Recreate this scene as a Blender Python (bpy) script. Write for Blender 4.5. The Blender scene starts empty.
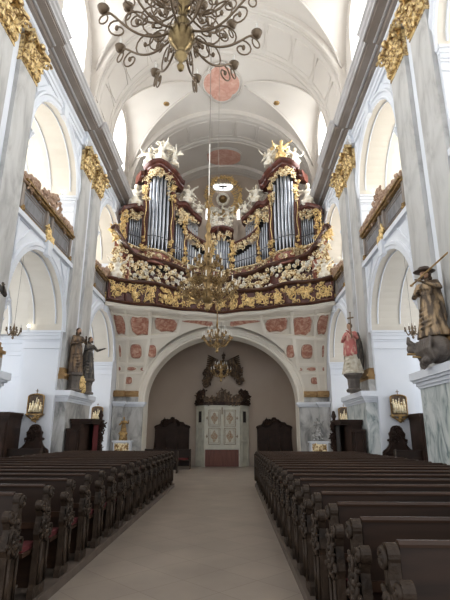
import bpy, bmesh, math, random
from math import sin, cos, pi, sqrt, atan2, radians
from mathutils import Vector, Matrix
R = random.Random(7)
C = bpy.context.scene.collection

# ------------------------------------------------------------------ materials
def mat(name, col, rough=.6, metal=0., col2=None, scale=4., mix=(.35, .65), bump=0., bscale=30., detail=4., stretch=(1, 1, 1), spec=.5, distort=0.):
    m = bpy.data.materials.new(name); m.use_nodes = True
    nt = m.node_tree; b = nt.nodes['Principled BSDF']
    b.inputs['Base Color'].default_value = (*col, 1); b.inputs['Roughness'].default_value = rough
    b.inputs['Metallic'].default_value = metal; b.inputs['Specular IOR Level'].default_value = spec
    tc = nt.nodes.new('ShaderNodeTexCoord'); mp = nt.nodes.new('ShaderNodeMapping')
    mp.inputs['Scale'].default_value = stretch
    nt.links.new(tc.outputs['Object'], mp.inputs['Vector'])
    if col2:
        n = nt.nodes.new('ShaderNodeTexNoise'); n.inputs['Scale'].default_value = scale; n.inputs['Detail'].default_value = detail
        n.inputs['Distortion'].default_value = distort
        nt.links.new(mp.outputs[0], n.inputs['Vector'])
        r = nt.nodes.new('ShaderNodeValToRGB')
        r.color_ramp.elements[0].position = mix[0]; r.color_ramp.elements[0].color = (*col, 1)
        r.color_ramp.elements[1].position = mix[1]; r.color_ramp.elements[1].color = (*col2, 1)
        nt.links.new(n.outputs['Fac'], r.inputs[0]); nt.links.new(r.outputs[0], b.inputs['Base Color'])
    if bump:
        n2 = nt.nodes.new('ShaderNodeTexNoise'); n2.inputs['Scale'].default_value = bscale; n2.inputs['Detail'].default_value = 3
        nt.links.new(mp.outputs[0], n2.inputs['Vector'])
        bp = nt.nodes.new('ShaderNodeBump'); bp.inputs['Strength'].default_value = bump; bp.inputs['Distance'].default_value = .03
        nt.links.new(n2.outputs['Fac'], bp.inputs['Height']); nt.links.new(bp.outputs[0], b.inputs['Normal'])
    return m

def emis(name, col, s):
    m = bpy.data.materials.new(name); m.use_nodes = True
    b = m.node_tree.nodes['Principled BSDF']; b.inputs['Base Color'].default_value = (*col, 1)
    b.inputs['Emission Color'].default_value = (*col, 1); b.inputs['Emission Strength'].default_value = s
    return m

def marble(name, base, vein, dark, scale=1.1, rough=.35):
    m = mat(name, base, rough)
    nt = m.node_tree; b = nt.nodes['Principled BSDF']
    tc = nt.nodes['Texture Coordinate']; mp = nt.nodes['Mapping']; mp.inputs['Rotation'].default_value = (.75, .15, .3)
    mp.inputs['Scale'].default_value = (1, 1.0, .45)
    n = nt.nodes.new('ShaderNodeTexNoise'); n.inputs['Scale'].default_value = scale * 1.6; n.inputs['Detail'].default_value = 8
    n.inputs['Roughness'].default_value = .62; n.inputs['Distortion'].default_value = 1.2
    nt.links.new(mp.outputs[0], n.inputs['Vector'])
    r = nt.nodes.new('ShaderNodeValToRGB'); e = r.color_ramp.elements
    e[0].position = .36; e[0].color = (*dark, 1); e[1].position = .58; e[1].color = (*base, 1)
    k = e.new(.46); k.color = (*vein, 1)
    nt.links.new(n.outputs['Fac'], r.inputs[0]); nt.links.new(r.outputs[0], b.inputs['Base Color'])
    return m

M = {}
M['white'] = mat('white_plaster', (.66, .69, .74), .8, col2=(.72, .74, .78), scale=.6)
M['vault'] = mat('vault_plaster', (.545, .50, .45), .85, col2=(.60, .56, .51), scale=.35)
M['cream'] = mat('cream_plaster', (.62, .575, .50), .8, col2=(.68, .64, .57), scale=.5)
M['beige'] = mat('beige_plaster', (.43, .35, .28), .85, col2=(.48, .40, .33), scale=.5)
M['cove'] = mat('stucco', (.76, .70, .60), .8, col2=(.80, .75, .66), scale=.8)
M['covedark'] = mat('stucco_ground', (.70, .645, .55), .8, col2=(.75, .695, .605), scale=.8)
M['cornice'] = mat('cornice_stone', (.235, .195, .165), .7, col2=(.30, .255, .22), scale=1.2)
M['cornice2'] = mat('cornice_fillet', (.50, .49, .49), .7, col2=(.42, .40, .39), scale=1)
M['marbleL'] = marble('grey_marble', (.52, .51, .49), (.37, .36, .34), (.20, .20, .195))
M['marbleP'] = marble('pilaster_marble', (.53, .525, .51), (.46, .455, .44), (.36, .355, .345), .8)
M['cap'] = mat('capital_gilding', (.80, .61, .30), .42, .55, col2=(.26, .16, .07), scale=11, mix=(.44, .60), bump=.5, bscale=18)  # dark noise tone paints the shaded gaps between leaves into the gilding
M['marbleW'] = marble('veined_marble', (.64, .66, .64), (.44, .48, .47), (.16, .21, .21), 1.5)
M['marbleG'] = marble('parapet_marble', (.24, .24, .25), (.19, .19, .20), (.13, .13, .14), 2)
M['floor'] = None
M['gold'] = mat('gilding', (.86, .64, .30), .38, .7, col2=(.34, .20, .08), scale=9, bump=.4, bscale=25, mix=(.50, .72))  # darker noise tone puts the shade of carved crevices into the colour
M['goldp'] = mat('pale_gilding', (.95, .82, .55), .4, .4, col2=(.42, .25, .09), scale=9, bump=.4, mix=(.46, .60))
M['ivory'] = mat('ivory_gilding', (.86, .76, .54), .45, .3, col2=(.60, .44, .22), scale=12, mix=(.45, .65))
M['goldd'] = mat('dull_gilding', (.42, .27, .10), .45, .6, col2=(.18, .11, .05), scale=8, bump=.4)
M['cwhite'] = mat('painted_white_figure', (.80, .76, .66), .5, col2=(.60, .50, .34), scale=6, mix=(.48, .68))
M['case'] = mat('red_brown_case', (.135, .040, .027), .3, col2=(.075, .022, .015), scale=2.5, detail=6, stretch=(2, 2, .6))
M['casem'] = mat('red_marbled_frieze', (.34, .13, .085), .35, col2=(.20, .06, .04), scale=4)
M['rail'] = mat('dark_brown_moulding', (.105, .042, .025), .3, col2=(.06, .022, .014), scale=4)
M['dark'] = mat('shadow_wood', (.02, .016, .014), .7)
M['pipe'] = mat('tin_pipe', (.42, .44, .48), .30, .88, col2=(.32, .34, .38), scale=2)
M['pew'] = mat('pew_wood', (.031, .017, .011), .45, col2=(.017, .010, .007), scale=3, stretch=(.5, 5, 5), detail=6, spec=.25)
M['pewl'] = mat('pew_rail_wood', (.052, .027, .016), .36, col2=(.026, .014, .009), scale=3, stretch=(.5, 5, 5), detail=6, spec=.3)
M['pewe'] = mat('pew_end_wood', (.058, .038, .025), .5, col2=(.018, .012, .008), scale=5, bump=.4, bscale=22, spec=.2)
M['wood'] = mat('confessional_wood', (.042, .022, .015), .5, col2=(.022, .012, .008), scale=3, bump=.2, spec=.2)
M['plinth'] = mat('platform_wood', (.13, .10, .08), .6, col2=(.09, .07, .055), scale=4, spec=.25)
M['redcl'] = mat('red_cloth', (.095, .010, .011), .9)
M['redm'] = mat('red_stucco_marble', (.36, .145, .095), .5, col2=(.60, .38, .28), scale=5, detail=8, mix=(.42, .68), distort=1.)
M['redm2'] = mat('pale_red_fresco', (.50, .24, .18), .6, col2=(.66, .42, .34), scale=2.5, detail=8, mix=(.3, .7), distort=1.)
M['ochre'] = mat('ochre_gilt_band', (.42, .26, .11), .45, .3, col2=(.28, .165, .065), scale=5)
M['brass'] = mat('aged_brass', (.34, .25, .12), .3, .9, col2=(.14, .095, .045), scale=6)
M['iron'] = mat('wrought_iron', (.19, .135, .085), .4, .5)
M['brassb'] = mat('bright_brass', (.36, .245, .11), .35, .8, col2=(.17, .105, .045), scale=8)
M['silver'] = mat('dull_silver_figure', (.34, .335, .32), .45, .3, col2=(.16, .15, .14), scale=9, mix=(.45, .65), bump=.3)
M['wax'] = mat('candle_wax', (.85, .82, .74), .5)
M['bronze'] = mat('dark_polychrome_fold_shade', (.085, .058, .040), .42, .35, col2=(.22, .14, .075), scale=7, mix=(.48, .64), stretch=(1.4, 1.4, .4), detail=6)  # upright tone streaks paint the light and shade of folds into the colour
M['bronze2'] = mat('dark_grey_robe_fold_shade', (.05, .043, .038), .5, .2, col2=(.17, .14, .105), scale=7, mix=(.48, .66), stretch=(1.4, 1.4, .4), detail=6)  # same upright streaks, fold shading carried by the colour
M['stone'] = mat('dark_stone', (.085, .07, .06), .6, col2=(.15, .125, .105), scale=4, bump=.5)
M['pink'] = mat('pink_chasuble', (.46, .13, .115), .6, col2=(.62, .42, .32), scale=7, mix=(.48, .62), stretch=(1.3, 1.3, .5))
M['alb'] = mat('white_alb', (.62, .58, .48), .7, col2=(.42, .36, .27), scale=6)
M['skin'] = mat('painted_skin', (.46, .27, .17), .55)
M['hair'] = mat('painted_hair', (.06, .035, .02), .6)
M['vest'] = mat('pale_green_white_paint', (.60, .585, .49), .6, col2=(.50, .49, .42), scale=3)
M['vestp'] = mat('painted_ornament', (.30, .17, .10), .6, col2=(.42, .38, .28), scale=14, mix=(.42, .6))
M['redwood'] = mat('red_brown_planks', (.16, .055, .035), .5, col2=(.10, .032, .02), scale=3, stretch=(9, 9, .6))
M['glass'] = emis('daylight_glass', (.93, .97, 1.), 4.5)
M['glass2'] = emis('daylight_glass_aisle', (1., .97, .92), 5.0)
M['lamp'] = emis('lamp_glow', (1., .93, .75), 12.)
M['rope'] = mat('rope', (.22, .19, .16), .8)
M['bird'] = mat('dark_bird', (.10, .09, .08), .6)
def floor_mat():
    m = mat('stone_slabs', (.34, .285, .235), .33, col2=(.275, .23, .19), scale=1.2, detail=6)
    nt = m.node_tree; b = nt.nodes['Principled BSDF']; ramp = [n for n in nt.nodes if n.type == 'VALTORGB'][0]
    mp = nt.nodes.new('ShaderNodeMapping'); mp.inputs['Rotation'].default_value = (0, 0, pi / 4)
    tc = nt.nodes['Texture Coordinate']; nt.links.new(tc.outputs['Object'], mp.inputs['Vector'])
    br = nt.nodes.new('ShaderNodeTexBrick'); br.offset = 0; br.inputs['Scale'].default_value = 1.0
    br.inputs['Brick Width'].default_value = .62; br.inputs['Row Height'].default_value = .62
    br.inputs['Mortar Size'].default_value = .006; br.inputs['Mortar Smooth'].default_value = .3
    br.inputs['Color1'].default_value = (1, 1, 1, 1); br.inputs['Color2'].default_value = (.86, .86, .86, 1); br.inputs['Mortar'].default_value = (.62, .60, .57, 1)
    nt.links.new(mp.outputs[0], br.inputs['Vector'])
    mx = nt.nodes.new('ShaderNodeMix'); mx.data_type = 'RGBA'; mx.blend_type = 'MULTIPLY'; mx.inputs[0].default_value = 1
    nt.links.new(ramp.outputs[0], mx.inputs[6]); nt.links.new(br.outputs['Color'], mx.inputs[7]); nt.links.new(mx.outputs[2], b.inputs['Base Color'])
    return m
M['floor'] = floor_mat()

# ------------------------------------------------------------------ mesh builder
def perp(d):
    d = Vector(d).normalized()
    a = Vector((0, 0, 1)) if abs(d.z) < .9 else Vector((1, 0, 0))
    u = d.cross(a).normalized(); return u, d.cross(u).normalized()

class MB:
    def __init__(s): s.v = []; s.f = []; s.m = []
    def add(s, vs, fs, m=0):
        o = len(s.v); s.v += [tuple(p) for p in vs]
        for f in fs: s.f.append([i + o for i in f]); s.m.append(m)
        return s
    def box(s, x0, x1, y0, y1, z0, z1, m=0):
        p = [(x, y, z) for x in (x0, x1) for y in (y0, y1) for z in (z0, z1)]
        return s.add(p, [(0, 1, 3, 2), (4, 6, 7, 5), (0, 4, 5, 1), (2, 3, 7, 6), (0, 2, 6, 4), (1, 5, 7, 3)], m)
    def prism(s, poly, o, u, v, w, m=0):      # polygon (a,b) on u,v ; extruded along vector w
        o, u, v, w = map(Vector, (o, u, v, w)); n = len(poly)
        a = [o + u * p[0] + v * p[1] for p in poly]; b = [p + w for p in a]
        return s.add(a + b, [list(range(n))[::-1], [n + i for i in range(n)]] + [(i, (i + 1) % n, n + (i + 1) % n, n + i) for i in range(n)], m)
    def tube(s, pts, r, n=6, m=0, closed=False):
        pts = [Vector(p) for p in pts]; k = len(pts)
        rr = r if isinstance(r, (list, tuple)) else [r] * k
        d0 = pts[1] - pts[0]; u, w = perp(d0); vs = []
        for i, p in enumerate(pts):
            if closed: d = pts[(i + 1) % k] - pts[i - 1]
            else: d = pts[min(i + 1, k - 1)] - pts[max(i - 1, 0)]
            if d.length < 1e-9: d = d0
            d.normalize(); u = (u - d * u.dot(d));
            if u.length < 1e-6: u = perp(d)[0]
            u.normalize(); w = d.cross(u)
            vs += [p + (u * cos(2 * pi * j / n) + w * sin(2 * pi * j / n)) * rr[i] for j in range(n)]
        fs = [(i * n + j, i * n + (j + 1) % n, ((i + 1) % k) * n + (j + 1) % n, ((i + 1) % k) * n + j) for i in range(k if closed else k - 1) for j in range(n)]
        if not closed: fs += [list(range(n))[::-1], [(k - 1) * n + j for j in range(n)]]
        return s.add(vs, fs, m)
    def sweep(s, prof, path, outs, ups, m=0, closed=False, cap=True):   # prof (a,b): a along out, b along up
        k = len(path); n = len(prof); vs = []
        for p, o, u in zip(path, outs, ups):
            p, o, u = Vector(p), Vector(o), Vector(u); vs += [p + o * a + u * b for a, b in prof]
        fs = [(i * n + j, i * n + (j + 1) % n, ((i + 1) % k) * n + (j + 1) % n, ((i + 1) % k) * n + j) for i in range(k if closed else k - 1) for j in range(n)]
        if not closed and cap: fs += [list(range(n))[::-1], [(k - 1) * n + j for j in range(n)]]
        return s.add(vs, fs, m)
    def lathe(s, prof, c=(0, 0, 0), n=16, sx=1, sy=1, m=0, wob=None):
        vs = []
        for i, (r, z) in enumerate(prof):
            for j in range(n):
                a = 2 * pi * j / n; q = r * (wob(a, z) if wob else 1)
                vs.append((c[0] + q * cos(a) * sx, c[1] + q * sin(a) * sy, c[2] + z))
        k = len(prof)
        fs = [(i * n + j, i * n + (j + 1) % n, (i + 1) * n + (j + 1) % n, (i + 1) * n + j) for i in range(k - 1) for j in range(n)]
        fs += [list(range(n))[::-1], [(k - 1) * n + j for j in range(n)]]
        return s.add(vs, fs, m)
    def ell(s, c, r, n=8, k=6, m=0, rot=None):
        c = Vector(c); r = (r, r, r) if not isinstance(r, (tuple, list)) else r
        vs = []
        for i in range(k + 1):
            t = pi * i / k
            for j in range(n):
                a = 2 * pi * j / n; p = Vector((r[0] * sin(t) * cos(a), r[1] * sin(t) * sin(a), r[2] * cos(t)))
                if rot: p = rot @ p
                vs.append(c + p)
        return s.add(vs, [(i * n + j, i * n + (j + 1) % n, (i + 1) * n + (j + 1) % n, (i + 1) * n + j) for i in range(k) for j in range(n)], m)
    def grid(s, P, nu, nv, m=0):
        vs = [P(i / nu, j / nv) for i in range(nu + 1) for j in range(nv + 1)]
        w = nv + 1
        return s.add(vs, [(i * w + j, i * w + j + 1, (i + 1) * w + j + 1, (i + 1) * w + j) for i in range(nu) for j in range(nv)], m)
    def build(s, name, mats, parent=None, smooth=False, loc=(0, 0, 0)):
        me = bpy.data.meshes.new(name); me.from_pydata(s.v, [], s.f)
        for mm in (mats if isinstance(mats, (list, tuple)) else [mats]): me.materials.append(M[mm] if isinstance(mm, str) else mm)
        me.polygons.foreach_set('material_index', s.m)
        bm = bmesh.new(); bm.from_mesh(me); bmesh.ops.remove_doubles(bm, verts=bm.verts, dist=1e-5)
        bmesh.ops.recalc_face_normals(bm, faces=bm.faces); bm.to_mesh(me); bm.free()
        if smooth:
            me.shade_smooth()
            if smooth is not True: me.set_sharp_from_angle(angle=radians(smooth))
        me.update()
        o = bpy.data.objects.new(name, me); C.objects.link(o); o.location = loc
        if parent: o.parent = parent
        return o

def tag(o, label, cat, group=None, kind=None):
    o['label'] = label; o['category'] = cat
    if group: o['group'] = group
    if kind: o['kind'] = kind
    return o
def empty(name, loc, label, cat, group=None, rz=0):
    o = bpy.data.objects.new(name, None); C.objects.link(o); o.location = loc; o.rotation_euler = (0, 0, rz); o.empty_display_size = .2
    return tag(o, label, cat, group)
def struct(o): o['kind'] = 'structure'; return o
def copy_tree(o, parent=None, first=True):
    c = o.copy(); C.objects.link(c)
    if parent: c.parent = parent
    for ch in list(o.children): copy_tree(ch, c, False)
    return c

# carved ornament: C-scrolls, leaves and bosses spread over a patch.  P(a,b)->(point, normal) with a,b in 0..1
def carve(mb, P, n, size, seed, r=.03, leaf=1.0, m=0, bal=True):
    q = random.Random(seed)
    for i in range(n):
        a, b = q.random(), q.random()
        p, nn = P(a, b); p = Vector(p); nn = Vector(nn).normalized(); u, w = perp(nn)
        th = q.random() * 6.28; uu = u * cos(th) + w * sin(th); ww = nn.cross(uu)
        sz = size * (.6 + .8 * q.random()); sg = q.choice((-1, 1)); pts = []; rr = []
        for k in range(9):
            t = k / 8; ang = sg * t * 5.2; rad = sz * .55 * (1 - .78 * t)
            pts.append(p + uu * (cos(ang) * rad) + ww * (sin(ang) * rad) + nn * (r * (.6 + 1.2 * sin(pi * t)))); rr.append(r * (1.15 - .5 * t))
        mb.tube(pts, rr, 5, m)
        if leaf:
            for s_ in (-1, 1):
                c = p + uu * sz * .55 + ww * sz * .25 * s_
                rot = Matrix((uu, ww, nn)).transposed() @ Matrix.Rotation(s_ * .7, 3, 'Z')
                mb.ell(c + nn * r * .6, (sz * .34 * leaf, sz * .13 * leaf, r * 1.2), 6, 4, m, rot)
            mb.ell(pts[-1] + nn * r, r * 1.9, 6, 4, m)

def arc(c, r, a0, a1, n, ry=None):
    ry = ry or r
    return [(c[0] + r * cos(a0 + (a1 - a0) * i / n), c[1] + ry * sin(a0 + (a1 - a0) * i / n)) for i in range(n + 1)]

# ------------------------------------------------------------------ figures
def capsule(mb, a, b, ra, rb, n=8):
    a, b = Vector(a), Vector(b); mb.tube([a, a.lerp(b, .33), a.lerp(b, .66), b], [ra, ra * .67 + rb * .33, ra * .33 + rb * .67, rb], n)
    mb.ell(a, ra, n, 6); mb.ell(b, rb, n, 6)
def remesh(o, vox):
    md = o.modifiers.new('Remesh', 'REMESH'); md.mode = 'VOXEL'; md.voxel_size = vox; md.use_smooth_shade = True
    return o
def hand(mb, wrist, d, side, s):
    wrist, d = Vector(wrist), Vector(d).normalized(); u, w = perp(d); palm = wrist + d * .07 * s
    mb.ell(palm, (.042 * s, .042 * s, .042 * s), 8, 6)
    for k, (o, L) in enumerate(((-.034, .075), (-.011, .088), (.012, .082), (.034, .062))):
        a = palm + u * o * s + d * .03 * s; b = a + d * L * .55 * s; c = b + (d * .6 + w * .7).normalized() * L * .5 * s
        capsule(mb, a, b, .013 * s, .012 * s, 5); capsule(mb, b, c, .012 * s, .010 * s, 5)
    a = palm - u * .035 * s * side - d * .02 * s; capsule(mb, a, a + (d * .5 - u * side * .8) * .06 * s, .015 * s, .012 * s, 5)
def head(mb, c, s, face=(0, -1, 0)):
    c = Vector(c); f = Vector(face).normalized(); sd = f.cross(Vector((0, 0, 1))).normalized(); up = sd.cross(f)
    rot = Matrix((sd, -f, up)).transposed()
    mb.ell(c, (.078 * s, .095 * s, .115 * s), 12, 8, 0, rot)
    mb.ell(c + f * .03 * s - up * .07 * s, (.055 * s, .055 * s, .05 * s), 8, 6, 0, rot)
    mb.ell(c + f * .10 * s - up * .015 * s, (.014 * s, .022 * s, .032 * s), 6, 5, 0, rot)
    mb.ell(c + f * .083 * s - up * .062 * s, (.028 * s, .016 * s, .012 * s), 6, 4, 0, rot)
    for q in (-1, 1):
        mb.ell(c + sd * q * .078 * s, (.012 * s, .022 * s, .032 * s), 6, 4, 0, rot)
        mb.ell(c + f * .085 * s + sd * q * .032 * s + up * .03 * s, (.02 * s, .012 * s, .008 * s), 6, 4, 0, rot)
def robe(mb, s, h=1.05, w0=.30, w1=.19, folds=9, ph=0, top=None):
    top = top or h
    prof = [(w0 * s * (1 - t) ** 1.2 + w1 * s * (1 - (1 - t) ** 1.2), t * top * s) for t in [i / 10 for i in range(11)]]
    mb.lathe([(.01, 0)] + prof + [(.01, top * s)], n=48, sx=1, sy=.78, wob=lambda a, z: 1 + (.15 * abs(sin(folds * .5 * a + ph + 1.6 * z)) - .08) * (1.5 - .6 * z / (top * s)) + .10 * sin(2 * a + z * 3 + ph))
    for k in range(5):      # drapery swags falling from one hip
        b0 = (.9 - .13 * k) * s
        mb.tube([((.21 + .01 * k) * s * cos(t) * 1.0, -(.16 + .012 * k) * s * sin(t) , b0 - .22 * s * (t / pi) + .03 * s * sin(3 * t)) for t in [pi * i / 8 for i in range(9)]], .032 * s, 6)
def torso(mb, s, z=1.0):
    mb.ell((0, 0, (z + .08) * s), (.18 * s, .135 * s, .17 * s), 12, 8); mb.ell((0, 0, (z + .30) * s), (.205 * s, .14 * s, .18 * s), 12, 8)
    capsule(mb, (-.17 * s, 0, (z + .40) * s), (.17 * s, 0, (z + .40) * s), .075 * s, .075 * s)
    capsule(mb, (0, 0, (z + .42) * s), (0, -.01 * s, (z + .54) * s), .06 * s, .052 * s)
def arm(mb, sh, el, wr, s, side=1, hnd=True):
    capsule(mb, sh, el, .075 * s, .06 * s); capsule(mb, el, wr, .062 * s, .038 * s)
    if hnd: hand(mb, wr, Vector(wr) - Vector(el), side, s)

def putto(seed, s=1.0, wings=True):      # small winged figure, about 1 m, one body
    q = random.Random(seed); mb = MB()
    mb.ell((0, 0, .42), (.15, .12, .17), 10, 7); mb.ell((0, 0, .62), (.16, .11, .15), 10, 7)
    head(mb, (0.02, -.03, .88), 1.05)
    for sd in (-1, 1):
        hp = Vector((.08 * sd, 0, .34)); kn = hp + Vector((.12 * sd, -.20 * q.random() - .05, -.12)); ft = kn + Vector((.08 * sd * q.uniform(-1, 1), .10, -.20))
        capsule(mb, hp, kn, .09, .065); capsule(mb, kn, ft, .062, .035); capsule(mb, ft, ft + Vector((0, -.08, -.01)), .032, .025)
        sh = Vector((.16 * sd, 0, .70)); el = sh + Vector((.17 * sd, -.08, q.uniform(-.12, .16))); wr = el + Vector((.12 * sd, -.10, q.uniform(-.02, .2)))
        capsule(mb, sh, el, .055, .045); capsule(mb, el, wr, .045, .03)
        for k in range(3): capsule(mb, wr, wr + Vector((.03 * (k - 1), -.02, .07)), .018, .012, 5)
        if wings:
            for k in range(5):
                a = Vector((.06 * sd, .08, .62 + .02 * k)); b = a + Vector((sd * (.20 + .07 * k), .12, .30 - .12 * k))
                capsule(mb, a, b, .05, .028, 6)
    mb.lathe([(.2, 0), (.26, .05), (.24, .18), (.12, .33)], n=14, wob=lambda a, z: 1 + .2 * sin(5 * a))
    for v in range(len(mb.v)): mb.v[v] = tuple(c_ * s for c_ in mb.v[v])
    return mb

# ------------------------------------------------------------------ dimensions
W = 5.5
PIERS = [(2.0, 4.8), (8.9, 11.72), (15.9, 18.86), (23.2, 26.1)]
BAYS = [(4.8, 8.9), (11.72, 15.9), (18.86, 23.2)]
SPR1, SPR2 = 5.16, 10.45
LEDGE = 7.78

# ------------------------------------------------------------------ floor
mb = MB(); mb.box(-11, 11, -3, 31, -.2, 0); fl = struct(mb.build('floor', 'floor'))

# ------------------------------------------------------------------ arcade walls
def arch_panel(mb, X, y0, y1, z0, z1, yc, r, zs, m=0, n=28, zb=None, ax='X', ry=None):
    """wall in the plane X, between y0..y1 and z0..z1, with an arched opening that starts at zb"""
    zb = z0 if zb is None else zb; pts = arc((yc, zs), r, pi, 0, n, ry)
    def P(y, z): return (X, y, z) if ax == 'X' else (y, X, z)
    def quad(a, b, c, d): mb.add([P(*a), P(*b), P(*c), P(*d)], [(0, 1, 2, 3)], m)
    quad((y0, z0), (yc - r, z0), (yc - r, z1), (y0, z1)); quad((yc + r, z0), (y1, z0), (y1, z1), (yc + r, z1))
    if zb > z0: quad((yc - r, z0), (yc + r, z0), (yc + r, zb), (yc - r, zb))
    for a, b in zip(pts[:-1], pts[1:]): quad(a, b, (b[0], z1), (a[0], z1))
def arch_reveal(mb, X0, X1, yc, r, zs, zb, m=1, n=28, ax='X', ry=None, sill=False):
    pts = [(yc - r, zb)] + arc((yc, zs), r, pi, 0, n, ry) + [(yc + r, zb)]
    def P(x, y, z): return (x, y, z) if ax == 'X' else (y, x, z)
    for a, b in zip(pts[:-1], pts[1:]): mb.add([P(X0, *a), P(X1, *a), P(X1, *b), P(X0, *b)], [(0, 1, 2, 3)], m)
    if sill: mb.add([P(X0, yc - r, zb), P(X1, yc - r, zb), P(X1, yc + r, zb), P(X0, yc + r, zb)], [(0, 1, 2, 3)], m)

ARCHV = [(0, 0), (.05, .0), (.07, .05), (.04, .09), (.04, .20), (.09, .24), (.09, .31), (0, .34)]
def archivolt(mb, X, out, yc, r, zs, prof=ARCHV, n=32, ax='X', k=1., ry=None, a0=pi, a1=0):
    path, outs, ups = [], [], []
    for i in range(n + 1):
        a = a0 + (a1 - a0) * i / n; y, z = yc + r * cos(a), zs + (ry or r) * sin(a)
        if ax == 'X': path.append((X, y, z)); ups.append((0, cos(a) * k, sin(a) * k)); outs.append((out, 0, 0))
        else: path.append((y, X, z)); ups.append((cos(a) * k, 0, sin(a) * k)); outs.append((0, out, 0))
    mb.sweep(prof, path, outs, ups)

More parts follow.
